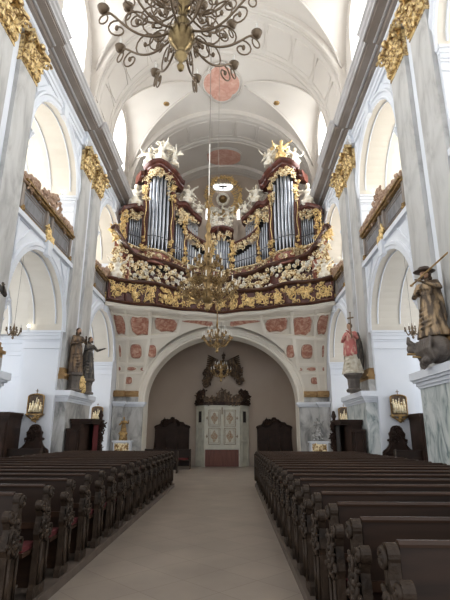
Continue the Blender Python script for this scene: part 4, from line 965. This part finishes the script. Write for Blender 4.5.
def stall(s, X_, Y_, lab, w=.86, h=1.97):
    e = empty('carved_stall', (s * X_, Y_, 0), lab, 'stall')
    k = w / .86
    half = [(0, 1.97), (.10, 1.95), (.17, 1.88), (.20, 1.78), (.26, 1.70), (.235, 1.62), (.235, 1.55), (.31, 1.52), (.31, 1.47), (.24, 1.44), (.28, 1.34), (.36, 1.24), (.45, 1.18), (.49, 1.12), (.49, 0)]
    pr = [(x * k * 1.05, z * h / 1.97) for x, z in half]; pr = pr + [(-x, z) for x, z in pr[::-1][:-1]]
    MB().prism(pr, (0, 0, 0), (1, 0, 0), (0, 0, 1), (0, .07, 0)).build('back', 'wood', e)
    m_ = MB(); m_.tube([(x * .88, -.015, z - .05) for x, z in pr], .02, 5); carve(m_, lambda a, b: (((a - .5) * .3, -.02, 1.5 + .4 * b), (0, -1, 0)), 16, .15, 7, .018)
    for z0, z1 in ((.6, 1.1),): m_.tube([(-.36 * k, -.01, z0), (.36 * k, -.01, z0), (.36 * k, -.01, z1), (-.36 * k, -.01, z1)], .014, 4, closed=True)
    m_.build('carved_crest', 'wood', e, True)
    MB().box(-.46 * k, .46 * k, -.42, 0, .42, .47).box(-.44 * k, .44 * k, -.38, -.34, 0, .42).build('seat', 'wood', e)
    for q in (-1, 1): MB().prism([(0, 0), (-.44, 0), (-.44, .6), (-.40, .68), (-.05, .74), (0, .9)], (q * .46 * k - .025, 0, 0), (0, 1, 0), (0, 0, 1), (.05, 0, 0)).build('arm', 'wood', e)
    return e
stall(-1, 5.97, 15.74, 'dark carved stall with a curved crest against the left pier, under the gilded relief')
stall(1, 5.97, 15.74, 'dark carved stall with a curved crest against the right pier, under the gilded relief')
bench((-6.15, 14.9, 0), 1.5, 'plain dark bench in front of the carved stall at the left pier', None).scale = (1, 1, 1.3)
bench((6.25, 14.9, 0), 1.25, 'plain dark bench in front of the carved stall at the right pier', None).scale = (1, 1, 1.3)
def cupboard(s, xa, xb, ya, yb, h, lab):
    xm = (xa + xb) / 2; e = empty('dark_cabinet', (s * xm, (ya + yb) / 2, 0), lab, 'cabinet'); w, d = (xb - xa) / 2, (yb - ya) / 2
    MB().box(-w, w, -d, d, 0, h - .1).build('body', 'wood', e)
    MB().box(-w - .05, w + .05, -d - .06, d, h - .10, h).box(-w - .02, w + .02, -d - .03, d, h - .18, h - .10).build('cornice', 'wood', e)
    for q in (-1, 1): MB().box(q * w * .5 - w * .42, q * w * .5 + w * .42, -d - .03, -d, .15, h - .3).build('door', 'wood', e)
cupboard(-1, 6.5, 8.0, 14.9, 15.85, 2.32, 'tall dark wooden cabinet at the left edge of view, in the left side chapel')
cupboard(1, 6.45, 7.6, 14.9, 15.85, 2.32, 'tall dark wooden cabinet in the right side chapel beside the veined marble pedestal')

# carved stalls at the far wall either side of the porch
def hall_stall(x, lab):
    e = empty('high_backed_stall', (x, 27.0, 0), lab, 'stall')
    half = [(0, 2.62), (.10, 2.60), (.14, 2.50), (.30, 2.46), (.42, 2.36), (.62, 2.34), (.72, 2.22), (.92, 2.16), (1.02, 2.10), (1.02, 2.02), (.97, 1.98), (.97, 0)]
    pr = half + [(-a, b) for a, b in half[::-1][:-1]]
    MB().prism(pr, (0, 0, 0), (1, 0, 0), (0, 0, 1), (0, .12, 0)).build('back', 'wood', e)
    m_ = MB(); m_.tube([(a * .93, -.03, b - .07) for a, b in pr[:11]] , .035, 5); m_.tube([(-a * .93, -.03, b - .07) for a, b in half[:11]], .035, 5)
    carve(m_, lambda a, b: (((a - .5) * 1.1, -.03, 2.2 + .25 * b), (0, -1, 0)), 16, .2, 4, .03); m_.build('carved_crest', 'wood', e, True)
    MB().box(-.95, .95, -.5, 0, .42, .48).box(-.93, .93, -.46, -.42, 0, .42).build('seat', 'wood', e)
    for q in (-1, -.33, .33, 1): MB().prism([(0, 0), (-.5, 0), (-.5, .8), (-.3, .95), (-.1, 1.3), (0, 1.9)], (q * .93 - .03, 0, 0), (0, 1, 0), (0, 0, 1), (.06, 0, 0)).build('arm_partition', 'wood', e)
hall_stall(-2.83, 'dark high-backed stall with carved crest left of the white entrance porch')
hall_stall(2.95, 'dark high-backed stall with carved crest right of the white entrance porch')

# ------------------------------------------------------------------ entrance porch (wooden windbreak)
PO2 = (.02, 26.0, 0)
po = empty('entrance_porch', PO2, 'pale painted wooden entrance porch with angled sides and dark carved cresting', 'porch')
outl = [(-.97, 0), (.97, 0), (1.48, .75), (1.48, 1.19), (-1.48, 1.19), (-1.48, .75)]
MB().prism(outl, (0, 0, .0), (1, 0, 0), (0, 1, 0), (0, 0, 3.22)).build('porch_body', 'vest', po)
def fr(m_, o, u, x0, x1, z0, z1, r=.018, d=.01):
    u = Vector(u); n = Vector((u.y, -u.x, 0)) * d; m_.tube([Vector(o) + u * x + n + Vector((0, 0, z)) for x, z in ((x0, z0), (x1, z0), (x1, z1), (x0, z1))], r, 4, closed=True)
for q in (-1, 1):
    d_ = empty_part = MB(); 
    d_.box(min(q * .02, q * .93), max(q * .02, q * .93), -.05, -.001, .95, 3.05); dr = d_.build('door_leaf', 'vest', po)
    for z0, z1 in ((1.18, 1.95), (2.12, 2.92)):
        x0, x1 = sorted((q * .14, q * .70)); MB().box(x0, x1, -.065, -.05, z0, z1).build('sunk_panel', 'vest', dr)
        m_ = MB(); xc = (x0 + x1) / 2; zc_ = (z0 + z1) / 2
        m_.prism([(.16 * cos(t) * (1 + .2 * cos(4 * t)), .27 * sin(t) * (1 + .15 * cos(4 * t))) for t in [2 * pi * i / 24 for i in range(24)]], (xc, -.075, zc_), (1, 0, 0), (0, 0, 1), (0, .01, 0)); m_.build('painted_vase', 'vestp', dr)
        m_ = MB(); fr(m_, (0, -.06, 0), (1, 0, 0), x0 - .03, x1 + .03, z0 - .03, z1 + .03); fr(m_, (0, -.066, 0), (1, 0, 0), x0 + .05, x1 - .05, z0 + .05, z1 - .05, .01); m_.build('panel_moulding', 'vestp', dr)
        MB().box(q * .82 - .02, q * .82 + .02, -.07, -.05, zc_ - .09, zc_ + .09).box(q * .82 - .06, q * .82 + .06, -.07, -.05, zc_ - .02, zc_ + .02).build('iron_hinge', 'iron', dr)
MB().box(-.90, .90, -.09, -.0, .02, .88).build('lower_panelling', 'redwood', po)
m_ = MB(); 
for i in range(-3, 4): m_.box(i * .25 - .012, i * .25 + .012, -.105, -.09, .06, .84)
m_.box(-.9, .9, -.11, -.09, .82, .88); m_.box(-.9, .9, -.11, -.09, .02, .08); m_.build('panelling_battens', 'redwood', po)
MB().box(-.03, .03, -.08, -.05, 2.72, 3.1).build('door_latch', 'iron', po)
for q in (-1, 1):
    u = Vector((q * .51, .75, 0)).normalized(); m_ = MB()
    for z0, z1 in ((.3, 1.2), (1.35, 2.0), (2.2, 3.0)):
        n = Vector((q * .75, -.51, 0)).normalized() * .012; b0 = Vector((q * .97, 0, 0)) + n
        P4 = [b0 + u * a + Vector((0, 0, z)) for a, z in ((.18, z0), (.72, z0), (.72, z1), (.18, z1))]; m_.tube(P4, .02, 4, closed=True); m_.add([p + n * .3 for p in [b0 + u * a + Vector((0, 0, z)) for a, z in ((.3, z0 + .1), (.6, z0 + .1), (.6, z1 - .1), (.3, z1 - .1))]], [(0, 1, 2, 3)], 1 if z0 > 2 else 0)
    m_.build('side_panelling', ['vest', 'dark'], po)
MB().prism([(a * 1.04, b - .05) for a, b in outl], (0, 0, 3.22), (1, 0, 0), (0, 1, 0), (0, 0, .08)).prism([(a * 1.08, b - .09) for a, b in outl], (0, 0, 3.30), (1, 0, 0), (0, 1, 0), (0, 0, .08)).build('porch_cornice', 'wood', po)
m_ = MB(); carve(m_, lambda a, b: ((-1.0 + 2.0 * a, .0 + .04 * b, 3.4 + (.20 + .35 * math.exp(-((2 * a - 1) / .35) ** 2)) * b), (0, -1, .2)), 60, .26, 12, .035)
m_.box(-1.0, 1.0, .05, .12, 3.36, 3.52)
for q in (-1, 1):
    m_.lathe([(.05, 0), (.09, .05), (.05, .12), (.11, .3), (.04, .5), (.01, .62)], (q * .18, 0, 3.38), 8)
m_.build('carved_cresting', 'bronze', po, True)
for q in (-1, 1):
    m_ = MB(); carve(m_, lambda a, b: ((q * (1.05 + .4 * a), .15 + .3 * a, 3.4 + .55 * b), (0, -1, .2)), 22, .24, 15, .05); m_.ell((q * 1.2, .3, 3.62), (.2, .2, .26), 8, 6); m_.build('corner_carving', 'wood', po, True)

# carved eagle-like group on the wall above the porch
m_ = MB()
for s in (-1, 1):
    carve(m_, lambda a, b: ((s * (.55 + .75 * a), 0, -.55 + .9 * b - .7 * a * a), (0, -1, 0)), 20, .34, 20 + s, .06)
    for k in range(7):
        a0 = Vector((s * .12, -.05, .35)); m_.tube([a0, a0 + Vector((s * (.35 + .06 * k), -.05, .30 - .06 * k)), a0 + Vector((s * (.95 + .02 * k), .0, .62 - .15 * k))], [.09, .07, .03], 6)
    m_.tube([(s * (.6 + .5 * t), -.04, -.2 - .9 * t * t + .05 * sin(9 * t)) for t in [i / 9 for i in range(10)]], [.13, .1, .12, .09, .12, .09, .11, .08, .08, .05], 7)
m_.ell((0, -.08, .25), (.26, .2, .42), 10, 8); m_.ell((0, -.1, .78), (.1, .1, .14)); m_.lathe([(.12, 0), (.14, .1), (.03, .2), (.02, .32)], (0, -.05, .9), 8)
carve(m_, lambda a, b: (((a - .5) * 1.2, -.06, -.35 + .7 * b), (0, -1, 0)), 26, .3, 33, .05)
o = m_.build('carved_wall_trophy', 'bronze', None, True, (.06, 27.08, 5.35)); o.scale = (.86, 1, .84); tag(o, 'dark spread-winged carved group with gilt touches on the wall above the entrance porch', 'carving')

# ------------------------------------------------------------------ gilded reliefs (stations) on the pier faces
def relief(x, y, z, lab, seed):
    e = empty('gilded_relief', (x, y, z), lab, 'relief', 'gilded relief plaques on the piers')
    S_ = .88; sh = [(-.30, -.36), (.30, -.36), (.30, .28)] + [(.30 * cos(a), .28 + .10 * sin(a)) for a in [pi * i / 10 for i in range(1, 10)]] + [(-.30, .28)]
    MB().prism(sh, (0, -.02, 0), (1, 0, 0), (0, 0, 1), (0, .06, 0)).build('back_board', 'bronze', e)
    m_ = MB(); m_.tube([(a * 1.0, -.04, b) for a, b in sh], .030, 6, closed=True); m_.build('frame', 'goldd', e, True)
    q = random.Random(seed); m_ = MB()
    for i in range(5):
        xx = -.2 + .1 * i; hh = q.uniform(-.1, .12); m_.ell((xx, -.06, hh + .08), (.036, .03, .044)); m_.tube([(xx, -.05, hh + .04), (xx + q.uniform(-.02, .02), -.055, hh - .12), (xx, -.05, -.30)], [.035, .055, .058], 6)
        m_.tube([(xx, -.07, hh - .08), (xx + q.uniform(-.1, .1), -.09, hh - q.uniform(0, .14))], .018, 5)
    m_.tube([(-.02, -.045, -.2), (.03, -.045, .26)], .016, 5); m_.build('carved_figures', 'ivory', e, True)
    MB().prism([(-.36, 0), (.36, 0), (.32, -.05), (-.32, -.05)], (0, -.10, -.37), (1, 0, 0), (0, 0, 1), (0, .14, 0)).build('shelf', 'goldd', e)
    m_ = MB(); m_.tube([(-.30, -.03, -.42), (-.16, -.04, -.50), (0, -.05, -.62), (.16, -.04, -.50), (.30, -.03, -.42)], .035, 5); carve(m_, lambda a, b: (((a - .5) * .4 * (1 - b), -.04, -.42 - .16 * b), (0, -1, 0)), 8, .14, seed, .02); m_.build('bracket', 'goldd', e, True)
    m_ = MB(); m_.box(-.012, .012, -.02, 0, .40, .58); m_.box(-.06, .06, -.02, 0, .49, .515); m_.build('small_cross', 'iron', e); e.scale = (S_,) * 3
relief(-6.07, 15.84, 2.62, 'gilded relief plaque with a small black cross on the nearer left pier', 1)
relief(6.14, 15.84, 2.62, 'gilded relief plaque with a small black cross on the nearer right pier', 2)
relief(-6.05, 23.14, 2.62, 'gilded relief plaque on the left pier behind the confessional', 3)
relief(6.02, 23.14, 2.62, 'gilded relief plaque on the right pier behind the confessional', 4)

# ------------------------------------------------------------------ small altars before the grey piers
def small_altar(x, lab, lab2, mt, seed):
    e = empty('side_pedestal_altar', (x, 23.72, 0), lab, 'altar')
    MB().box(-.42, .42, -.32, .18, 0, 1.28).build('block', 'white', e)
    MB().box(-.48, .48, -.38, .18, 1.28, 1.36).build('top_slab', 'white', e)
    m_ = MB(); m_.tube([(-.33, -.34, .72), (.33, -.34, .72), (.33, -.34, 1.2), (-.33, -.34, 1.2)], .03, 4, closed=True); carve(m_, lambda a, b: ((-.28 + .56 * a, -.34, .76 + .40 * b), (0, -1, 0)), 26, .16, seed, .018); m_.build('gilt_panel', 'goldp', e, True); MB().box(-.33, .33, -.335, -.32, .72, 1.2).build('panel_ground', 'goldd', e)
    m_ = MB(); s_ = .62; robe(m_, s_, 1.1, .3, .2, 7, seed); torso(m_, s_, 1.05); head(m_, (0, -.03, 1.72 * s_), s_)
    arm(m_, (-.17 * s_, 0, 1.42 * s_), (-.32 * s_, -.1, 1.2 * s_), (-.16 * s_, -.26 * s_, 1.25 * s_), s_, -1, False); arm(m_, (.17 * s_, 0, 1.42 * s_), (.36 * s_, -.06, 1.3 * s_), (.42 * s_, -.2 * s_, 1.55 * s_), s_, 1, False)
    carve(m_, lambda a, b: ((-.22 + .44 * a, -.16, .02 + .3 * b), (0, -1, .1)), 10, .2, seed, .03)
    o = m_.build('small_saint_statue', mt, None, True); remesh(o, .016); o.location = (x, 23.62, 1.362); tag(o, lab2, 'statue')
small_altar(-4.82, 'small white altar block with gilt front panel before the left grey marble pier', 'gilded saint statuette standing on the small altar at the left grey pier', 'goldd', 2)
small_altar(4.80, 'small white altar block with gilt front panel before the right grey marble pier', 'dull silvery saint statuette standing on the small altar at the right grey pier', 'silver', 5)

# ------------------------------------------------------------------ saints on the pedestals
def stat_ped(x, y, z, h, r, lab, mt='stone', nm='statue_socle'):
    o = MB().lathe([(r * 1.1, 0), (r * 1.1, .06), (r * .85, .10), (r * .78, h * .5), (r * .9, h - .12), (r * 1.15, h - .08), (r * 1.15, h)], n=8).build(nm, mt, None, False, (x, y, z)); tag(o, lab, 'pedestal')
# two dark saints on the left
def saint(loc, rz, lab, mt, ph, s_=1.0, pose=0, hairc='hair', lean=0.):
    e = empty('saint_statue', loc, lab, 'statue', None, rz)
    m_ = MB(); robe(m_, s_, 1.12, .31, .19, 8, ph)
    # cloak falling behind and over one shoulder
    m_.lathe([(.2 * s_, .18 * s_), (.27 * s_, .5 * s_), (.25 * s_, .95 * s_), (.20 * s_, 1.35 * s_), (.06 * s_, 1.5 * s_)], (0, .08 * s_, 0), 20, 1, .8, wob=lambda a, z: 1 + .12 * sin(6 * a + ph))
    torso(m_, s_, 1.05)
    if pose == 0: arm(m_, (-.19 * s_, 0, 1.45 * s_), (-.30 * s_, -.06 * s_, 1.15 * s_), (-.02 * s_, -.26 * s_, 1.20 * s_), s_, -1); arm(m_, (.19 * s_, 0, 1.45 * s_), (.34 * s_, -.10 * s_, 1.22 * s_), (.16 * s_, -.34 * s_, 1.38 * s_), s_, 1)
    elif pose == 1: arm(m_, (-.19 * s_, 0, 1.45 * s_), (-.30 * s_, -.10 * s_, 1.2 * s_), (-.12 * s_, -.32 * s_, 1.30 * s_), s_, -1); arm(m_, (.19 * s_, 0, 1.45 * s_), (.30 * s_, -.16 * s_, 1.25 * s_), (.34 * s_, -.48 * s_, 1.30 * s_), s_, 1)
    m_.v = [(x, y, z) for x, y, z in m_.v]
    b_ = m_.build('robed_body', mt, e, True); remesh(b_, .02)
    m_ = MB(); head(m_, (0, -.05 * s_, 1.70 * s_), s_ * 1.02); remesh(m_.build('head', 'skin', e, True), .012)
    m_ = MB(); m_.ell((0, .0, 1.735 * s_), (.105 * s_, .11 * s_, .115 * s_), 10, 8); m_.ell((0, .06 * s_, 1.62 * s_), (.09 * s_, .06 * s_, .1 * s_)); m_.ell((0, -.13 * s_, 1.60 * s_), (.05 * s_, .035 * s_, .06 * s_)); m_.build('hair_and_beard', hairc, e, True)
    return e
stat_ped(-5.08, 16.5, 3.1, .66, .26, 'dark polygonal socle under the nearer of the two saints on the left ledge')
stat_ped(-4.98, 17.65, 3.1, .58, .26, 'dark polygonal socle under the farther saint on the left ledge')
saint((-5.08, 16.5, 3.76), .9, 'dark bearded saint statue in brown-gold cloak, nearer of the pair on the left ledge', 'bronze', .4, .90, 0)
saint((-4.98, 17.65, 3.68), 1.0, 'dark grey-robed saint statue with outstretched hand, farther of the pair on the left ledge', 'bronze2', 2.0, .89, 1)
# book held by the first saint is carved with the bracket between them
m_ = MB(); carve(m_, lambda a, b: ((.02, -.25 + .5 * a, .0 + .42 * b), (1, 0, 0)), 22, .2, 5, .035); o = m_.build('gilt_bracket', 'gold', None, True, (-5.03, 17.1, 3.2)); tag(o, 'gilded carved ornament between the two dark saints on the left ledge', 'ornament')
# bishop on the right
def bishop(loc, rz, lab):
    e = empty('bishop_statue', loc, lab, 'statue', None, rz); s_ = 1.02
    m_ = MB(); robe(m_, s_, .95, .34, .21, 9, 1.0); m_.lathe([(.335, .0), (.36, .05), (.34, .1)], n=36, sy=.8, wob=lambda a, z: 1 + .08 * sin(9 * a)); remesh(m_.build('white_alb', 'alb', e, True), .018)
    m_ = MB(); m_.lathe([(.25, .62), (.29, .70), (.27, .95), (.245, 1.2), (.22, 1.42), (.10, 1.54), (.05, 1.56)], n=36, sx=1.0, sy=.85, wob=lambda a, z: 1 + .06 * sin(7 * a + 1)); torso(m_, s_, 1.04)
    arm(m_, (-.19, 0, 1.46), (-.30, -.08, 1.2), (-.08, -.28, 1.28), s_, -1, True); arm(m_, (.19, 0, 1.46), (.32, -.12, 1.25), (.18, -.36, 1.42), s_, 1, True); remesh(m_.build('pink_chasuble', 'pink', e, True), .02)
    m_ = MB(); head(m_, (0, -.04, 1.72), 1.02); remesh(m_.build('head', 'skin', e, True), .012)
    m_ = MB(); m_.ell((0, .0, 1.76), (.10, .11, .11), 10, 8); m_.build('hair', 'hair', e, True)
    m_ = MB(); m_.tube([(.22, -.34, 1.2), (.24, -.36, 1.85), (.25, -.36, 2.12)], .02, 6); m_.box(.13, .37, -.38, -.34, 1.92, 1.97); m_.ell((.25, -.36, 2.14), .035, 6, 5); m_.build('crucifix', 'iron', e)
    m_ = MB(); m_.lathe([(.30, .15), (.35, .6), (.31, 1.1), (.22, 1.5)], (0.02, .12, 0), 24, 1, .7, wob=lambda a, z: 1 + .1 * sin(6 * a)); m_.build('dark_cloak', 'bronze2', e, True)
bishop((4.88, 16.5, 3.74), -.75, 'bishop statue in pink chasuble and white alb holding a crucifix, on the right ledge')
m_ = MB().lathe([(.26, 0), (.28, .08), (.20, .14), (.22, .45), (.30, .54), (.34, .58), (.34, .64)], n=8); o = m_.build('statue_socle', 'stone', None, False, (4.88, 16.5, 3.1)); tag(o, 'dark grey socle with mouldings under the pink-robed bishop', 'pedestal')
# near right: big figure above a dark carved base with a crouching putto
NX, NY = 5.02, 10.15
base = MB(); base.ell((0, 0, .42), (.42, .62, .38), 16, 10); base.ell((-.28, -.15, .28), (.25, .34, .22), 10, 8); base.ell((-.22, .42, .5), (.24, .3, .24), 10, 8)
for k in range(10): base.tube([(-.44 + .05 * sin(k), -.5 + .11 * k, .70), (-.52, -.48 + .11 * k, .4), (-.36, -.45 + .1 * k, .1)], [.06, .085, .05], 6)
base.tube([(-.42, .55, .5), (-.72, .62, .72), (-.70, .60, .86)], [.11, .1, .06], 7); base.ell((-.62, .68, .52), (.16, .16, .14), 8, 6); base.tube([(-.3, .3, .15), (-.48, .2, .0)], [.15, .13], 8); base.ell((-.40, -.05, .12), (.2, .3, .12))
base.v = [(x * .62, y * .72, z * .82) for x, y, z in base.v]; o = base.build('carved_cloud_base', 'stone', None, True, (NX + .06, NY - .1, 3.12)); remesh(o, .02); tag(o, 'dark grey carved cloud and drapery base on the near right marble ledge', 'base')
m_ = MB(); m_.tube([(0, 0, 0), (-.30, .1, .02)], .028, 6); m_.tube([(.03, -.16, -.1), (-.24, -.05, -.06)], .025, 6); o = m_.build('wooden_pegs', 'goldd', None, True, (NX - .16, NY + .2, 3.40)); tag(o, 'two short bars sticking out of the dark carved base on the right ledge', 'bar')
e = saint((NX + .04, NY - .05, 3.74), -1.05, 'large gilt and brown saint statue with lance, at the right edge of the view', 'bronze', 1.2, .86, 0)
for k in range(len(e.children)):
    if e.children[k].name.startswith('robed'):
        e.children[k].data.materials[0] = mat('gilt_brown_robe_fold_shade', (.085, .06, .04), .42, .35, col2=(.36, .25, .14), scale=7, mix=(.46, .62), stretch=(1.4, 1.4, .4), detail=6)  # brown and gilt tones stretched upright, painting fold shading into the robe
m_ = MB(); m_.tube([(-.05, -.36, 1.15), (.55, .1, 1.95)], .018, 6); m_.ell((-.05, -.36, 1.15), .03, 6, 4); m_.build('lance', 'goldd', e)
m_ = MB(); m_.lathe([(.15, 0), (.19, .02), (.12, .06), (.09, .12), (.02, .15)], (0, -.04, 1.52), 14); m_.build('dark_hat', 'hair', e, True); e.scale = (1.3, 1.3, 1)
# left edge: a bit of carved capital figure above the ledge
saint((-5.02, 10.1, 3.74), .9, 'dark saint statue at the extreme left edge on the near left ledge', 'bronze2', .7, .86, 0)

# ------------------------------------------------------------------ chandeliers
def scroll_arm(m_, ang, R_, z0, drop, rise, r, n=18, curl=True, seed=0):
    d = Vector((cos(ang), sin(ang), 0)); pts = []
    for i in range(n + 1):
        t = i / n; rad = .08 + (R_ - .08) * t; z = z0 - drop * sin(pi * min(1, t * 1.15)) * (1 - .2 * t) + rise * t ** 3
        pts.append(d * rad + Vector((0, 0, z)))
    m_.tube(pts, r, 6); tip = pts[-1]
    if curl:
        for (f, sg, sz) in ((.30, 1, .23), (.55, 1, .25), (.78, -1, .17)):
            p = pts[int(n * f)]; q = []
            for i in range(16):
                a = i / 15 * 7.0; rad = sz * R_ * .85 * (1 - .80 * i / 15); q.append(p + d * (rad * sin(a)) * 1 + Vector((0, 0, sg * (sz * R_ * .85 - rad * cos(a)))))
            m_.tube(q, r * .75, 5); m_.ell(q[-1], (r * 1.8, r * 1.8, r * 2.6), 6, 4)
        for sg in (-1, 1):
            q = [pts[-3] + d * (.10 * R_ * (i / 9)) + Vector((0, 0, -.05 * R_ - sg * 0 - .13 * R_ * (i / 9) * (1 - .5 * i / 9))) + d.cross(Vector((0, 0, 1))) * 0 for i in range(10)]
        q = [pts[int(n * .9)] + d * (.09 * R_ * sin(a * .9) + .05 * a * R_ * .5) + Vector((0, 0, -.09 * R_ * (1 - cos(a)))) for a in [i / 11 * 5.5 for i in range(12)]]
        m_.tube(q, r * .7, 5)
    return tip
def chandelier(loc, R_, lab, tiers, stem, mt_arm, mt_stem, rod, ar=.014, curl=True, cand=.10, top=20.2, nm='chandelier', spans=None):
    e = empty(nm, loc, lab, 'chandelier')
    m_ = MB(); m_.lathe(stem, n=18); m_.build('baluster_stem', mt_stem, e, True)
    for (n, rr, z0, drop, rise, ph) in tiers:
        for i in range(n):
            m_ = MB(); tip = scroll_arm(m_, ph + 2 * pi * i / n, R_ * rr, z0, drop, rise, ar, curl=curl); a_ = m_.build('arm', mt_arm, e, True)
            m_ = MB(); m_.lathe([(.005, -.05), (ar * 3.5, -.03), (R_ * .065, .0), (R_ * .078, .03), (R_ * .065, .03), (ar * 2, .01), (ar * 2.2, .06), (.005, .06)], tip, 12); m_.build('drip_pan', mt_arm, a_, True)
            m_ = MB(); m_.tube([tip + Vector((0, 0, .04)), tip + Vector((0, 0, .04 + cand))], max(.011, ar * .9), 6); m_.ell(tip + Vector((0, 0, .06 + cand)), (.012, .012, .022), 6, 4); m_.build('candle', 'wax', a_, True)
    z1 = stem[-1][1]
    m_ = MB(); m_.tube([(0, 0, z1 - .02), (0, 0, top - loc[2])], rod, 6); m_.build('hanging_rope', 'rope', e)
    if R_ == .68: MB().tube([(0, 0, z1), (0, 0, z1 + 1.5)], .013, 8).build('pale_sleeve', 'wax', e)
    return e
# big near one
st = [(.005, -.36), (.03, -.34), (.045, -.29), (.02, -.25), (.03, -.22), (.075, -.17), (.08, -.13), (.04, -.10), (.06, -.07), (.11, -.02), (.145, .05), (.16, .12), (.15, .19), (.09, .24), (.07, .28), (.10, .33), (.06, .38), (.05, .46), (.09, .52), (.11, .60), (.07, .68), (.05, .80), (.10, .86), (.06, .94), (.05, 1.1), (.09, 1.16), (.04, 1.25), (.03, 1.5), (.02, 1.7)]
chandelier((0, 4.25, 5.95), .90, 'large foreground chandelier with a brass baluster and wrought iron scroll arms', [(10, 1.0, .20, .16, .14, .2), (8, .78, .50, .12, .22, .6), (6, .55, .85, .08, .25, .1)], st, 'iron', 'brass', .012, .014, True, .10, 20.3)
# middle gilded one with long ornate stem
st2 = [(.005, -.42), (.05, -.38), (.07, -.32), (.03, -.27), (.10, -.20), (.16, -.10), (.17, 0), (.10, .10), (.06, .16), (.12, .24), (.13, .32), (.06, .42), (.09, .52), (.11, .62), (.05, .74), (.10, .84), (.13, .96), (.05, 1.1), (.11, 1.22), (.05, 1.36), (.10, 1.46), (.04, 1.6), (.07, 1.75), (.03, 1.9), (.045, 2.1), (.018, 2.3), (.016, 2.6)]
chandelier((0, 10.35, 4.82), .68, 'gilded many-armed chandelier with a long ornate stem hanging in front of the organ gallery', [(12, 1.0, .0, .16, .16, 0), (12, .72, .36, .12, .18, .26), (8, .45, .75, .08, .12, .1)], st2, 'brassb', 'brassb', .010, .014, True, .13, 20.15)
st3 = [(.005, -.40), (.05, -.36), (.06, -.30), (.03, -.25), (.11, -.16), (.13, -.06), (.07, .05), (.05, .12), (.09, .2), (.05, .32), (.08, .42), (.03, .55), (.05, .7), (.02, .9), (.015, 1.3)]
chandelier((0, 17.3, 5.02), .56, 'smaller gilded chandelier with white candles hanging below the organ gallery', [(12, 1.0, .0, .16, .18, 0), (8, .62, .25, .10, .16, .2)], st3, 'brassb', 'brassb', .009, .016, False, .16, 20.15)
chandelier((0, 23.6, 4.62), .50, 'small gilded chandelier with candles under the great arch before the dark wall carving', [(8, 1.0, .0, .14, .16, 0), (6, .6, .3, .10, .14, .2)], st3[:13], 'brassb', 'brassb', .008, .014, False, .14, 7.6)
st4 = [(.005, -.2), (.04, -.16), (.02, -.1), (.07, -.04), (.07, .03), (.03, .08), (.05, .14), (.02, .22), (.01, .3)]
chandelier((-6.18, 13.8, 4.64), .22, 'small dark iron chandelier hanging in the left arcade arch', [(8, 1.0, .0, .08, .1, 0)], st4, 'iron', 'iron', .006, .012, False, .08, 7.26)
chandelier((6.08, 13.8, 4.66), .22, 'small dark iron chandelier hanging in the right arcade arch', [(8, 1.0, .0, .08, .1, 0)], st4, 'iron', 'iron', .006, .012, False, .08, 7.26)

# ------------------------------------------------------------------ small spot lamps on the imposts
for (x, y, z, lab) in ((-5.95, 15.72, 10.56, 'small lit spot lamp on the upper left impost by the gallery parapet'), (5.95, 15.72, 10.56, 'small lit spot lamp on the upper right impost by the gallery parapet'), (-6.6, 15.72, 5.27, 'small lit spot lamp on the lower left impost')):
    e = empty('spot_lamp', (x, y, z - .1), lab, 'lamp'); MB().lathe([(.04, 0), (.04, .02), (.015, .03), (.015, .06), (.05, .08), (.05, .10)], n=10).build('lamp_housing', 'white', e, True); MB().ell((0, 0, .14), .055, 10, 8).build('bulb', 'lamp', e, True)
# wall lanterns on the archivolts

# ------------------------------------------------------------------ light
def area(name, loc, sx, sy, power, col, rot):
    l = bpy.data.lights.new(name, 'AREA'); l.shape = 'RECTANGLE'; l.size = sx; l.size_y = sy; l.energy = power; l.color = col
    o = bpy.data.objects.new(name, l); C.objects.link(o); o.location = loc; o.rotation_euler = rot; return o
for (y0, y1) in VB:
    yc = (y0 + y1) / 2
    for s in (-1, 1):
        area('clerestory_daylight', (s * (A_ + .6), yc, 16.2), 3.6, 2.3, 330, (.93, .97, 1), (0, s * pi / 2, 0))
for (y0, y1) in BAYS:
    yc = (y0 + y1) / 2
    for s in (-1, 1):
        area('gallery_window_daylight', (s * (XO + .28), yc, SPR2 - 1.0), 3.2, 2.2, 430, (1, .99, .95), (0, s * pi / 2, 0))
        area('aisle_window_daylight', (s * (XO + .28), yc, SPR1 - 1.0), 3.2, 2.2, 220, (.90, .95, 1), (0, s * pi / 2, 0))
w = bpy.data.worlds.new('daylight'); bpy.context.scene.world = w; w.use_nodes = True
w.node_tree.nodes['Background'].inputs[0].default_value = (.93, .96, 1, 1); w.node_tree.nodes['Background'].inputs[1].default_value = 2.1

# ------------------------------------------------------------------ camera
cam = bpy.data.cameras.new('camera'); co = bpy.data.objects.new('camera', cam); C.objects.link(co)
cam.sensor_fit = 'VERTICAL'; cam.sensor_height = 36; cam.lens = 459.5 / 600 * 36; cam.clip_start = .05; cam.clip_end = 200
th, yaw, roll = .2852, .0166, .0038
fwd = Vector((-sin(yaw) * cos(th), cos(yaw) * cos(th), sin(th))); right = Vector((cos(yaw), sin(yaw), 0)); up = right.cross(fwd)
Rm = Matrix((right, up, -fwd)).transposed() @ Matrix.Rotation(roll, 3, 'Z')
co.matrix_world = Matrix.Translation((.585, 0, 1.65)) @ Rm.to_4x4()
sc = bpy.context.scene; sc.camera = co
sc.view_settings.view_transform = 'Standard'; sc.view_settings.look = 'None'; sc.view_settings.gamma = 1; sc.view_settings.use_curve_mapping = False
sc.view_settings.exposure = -0.55
sc.cycles.max_bounces = 10; sc.cycles.diffuse_bounces = 6; sc.cycles.glossy_bounces = 4; sc.cycles.use_denoising = True
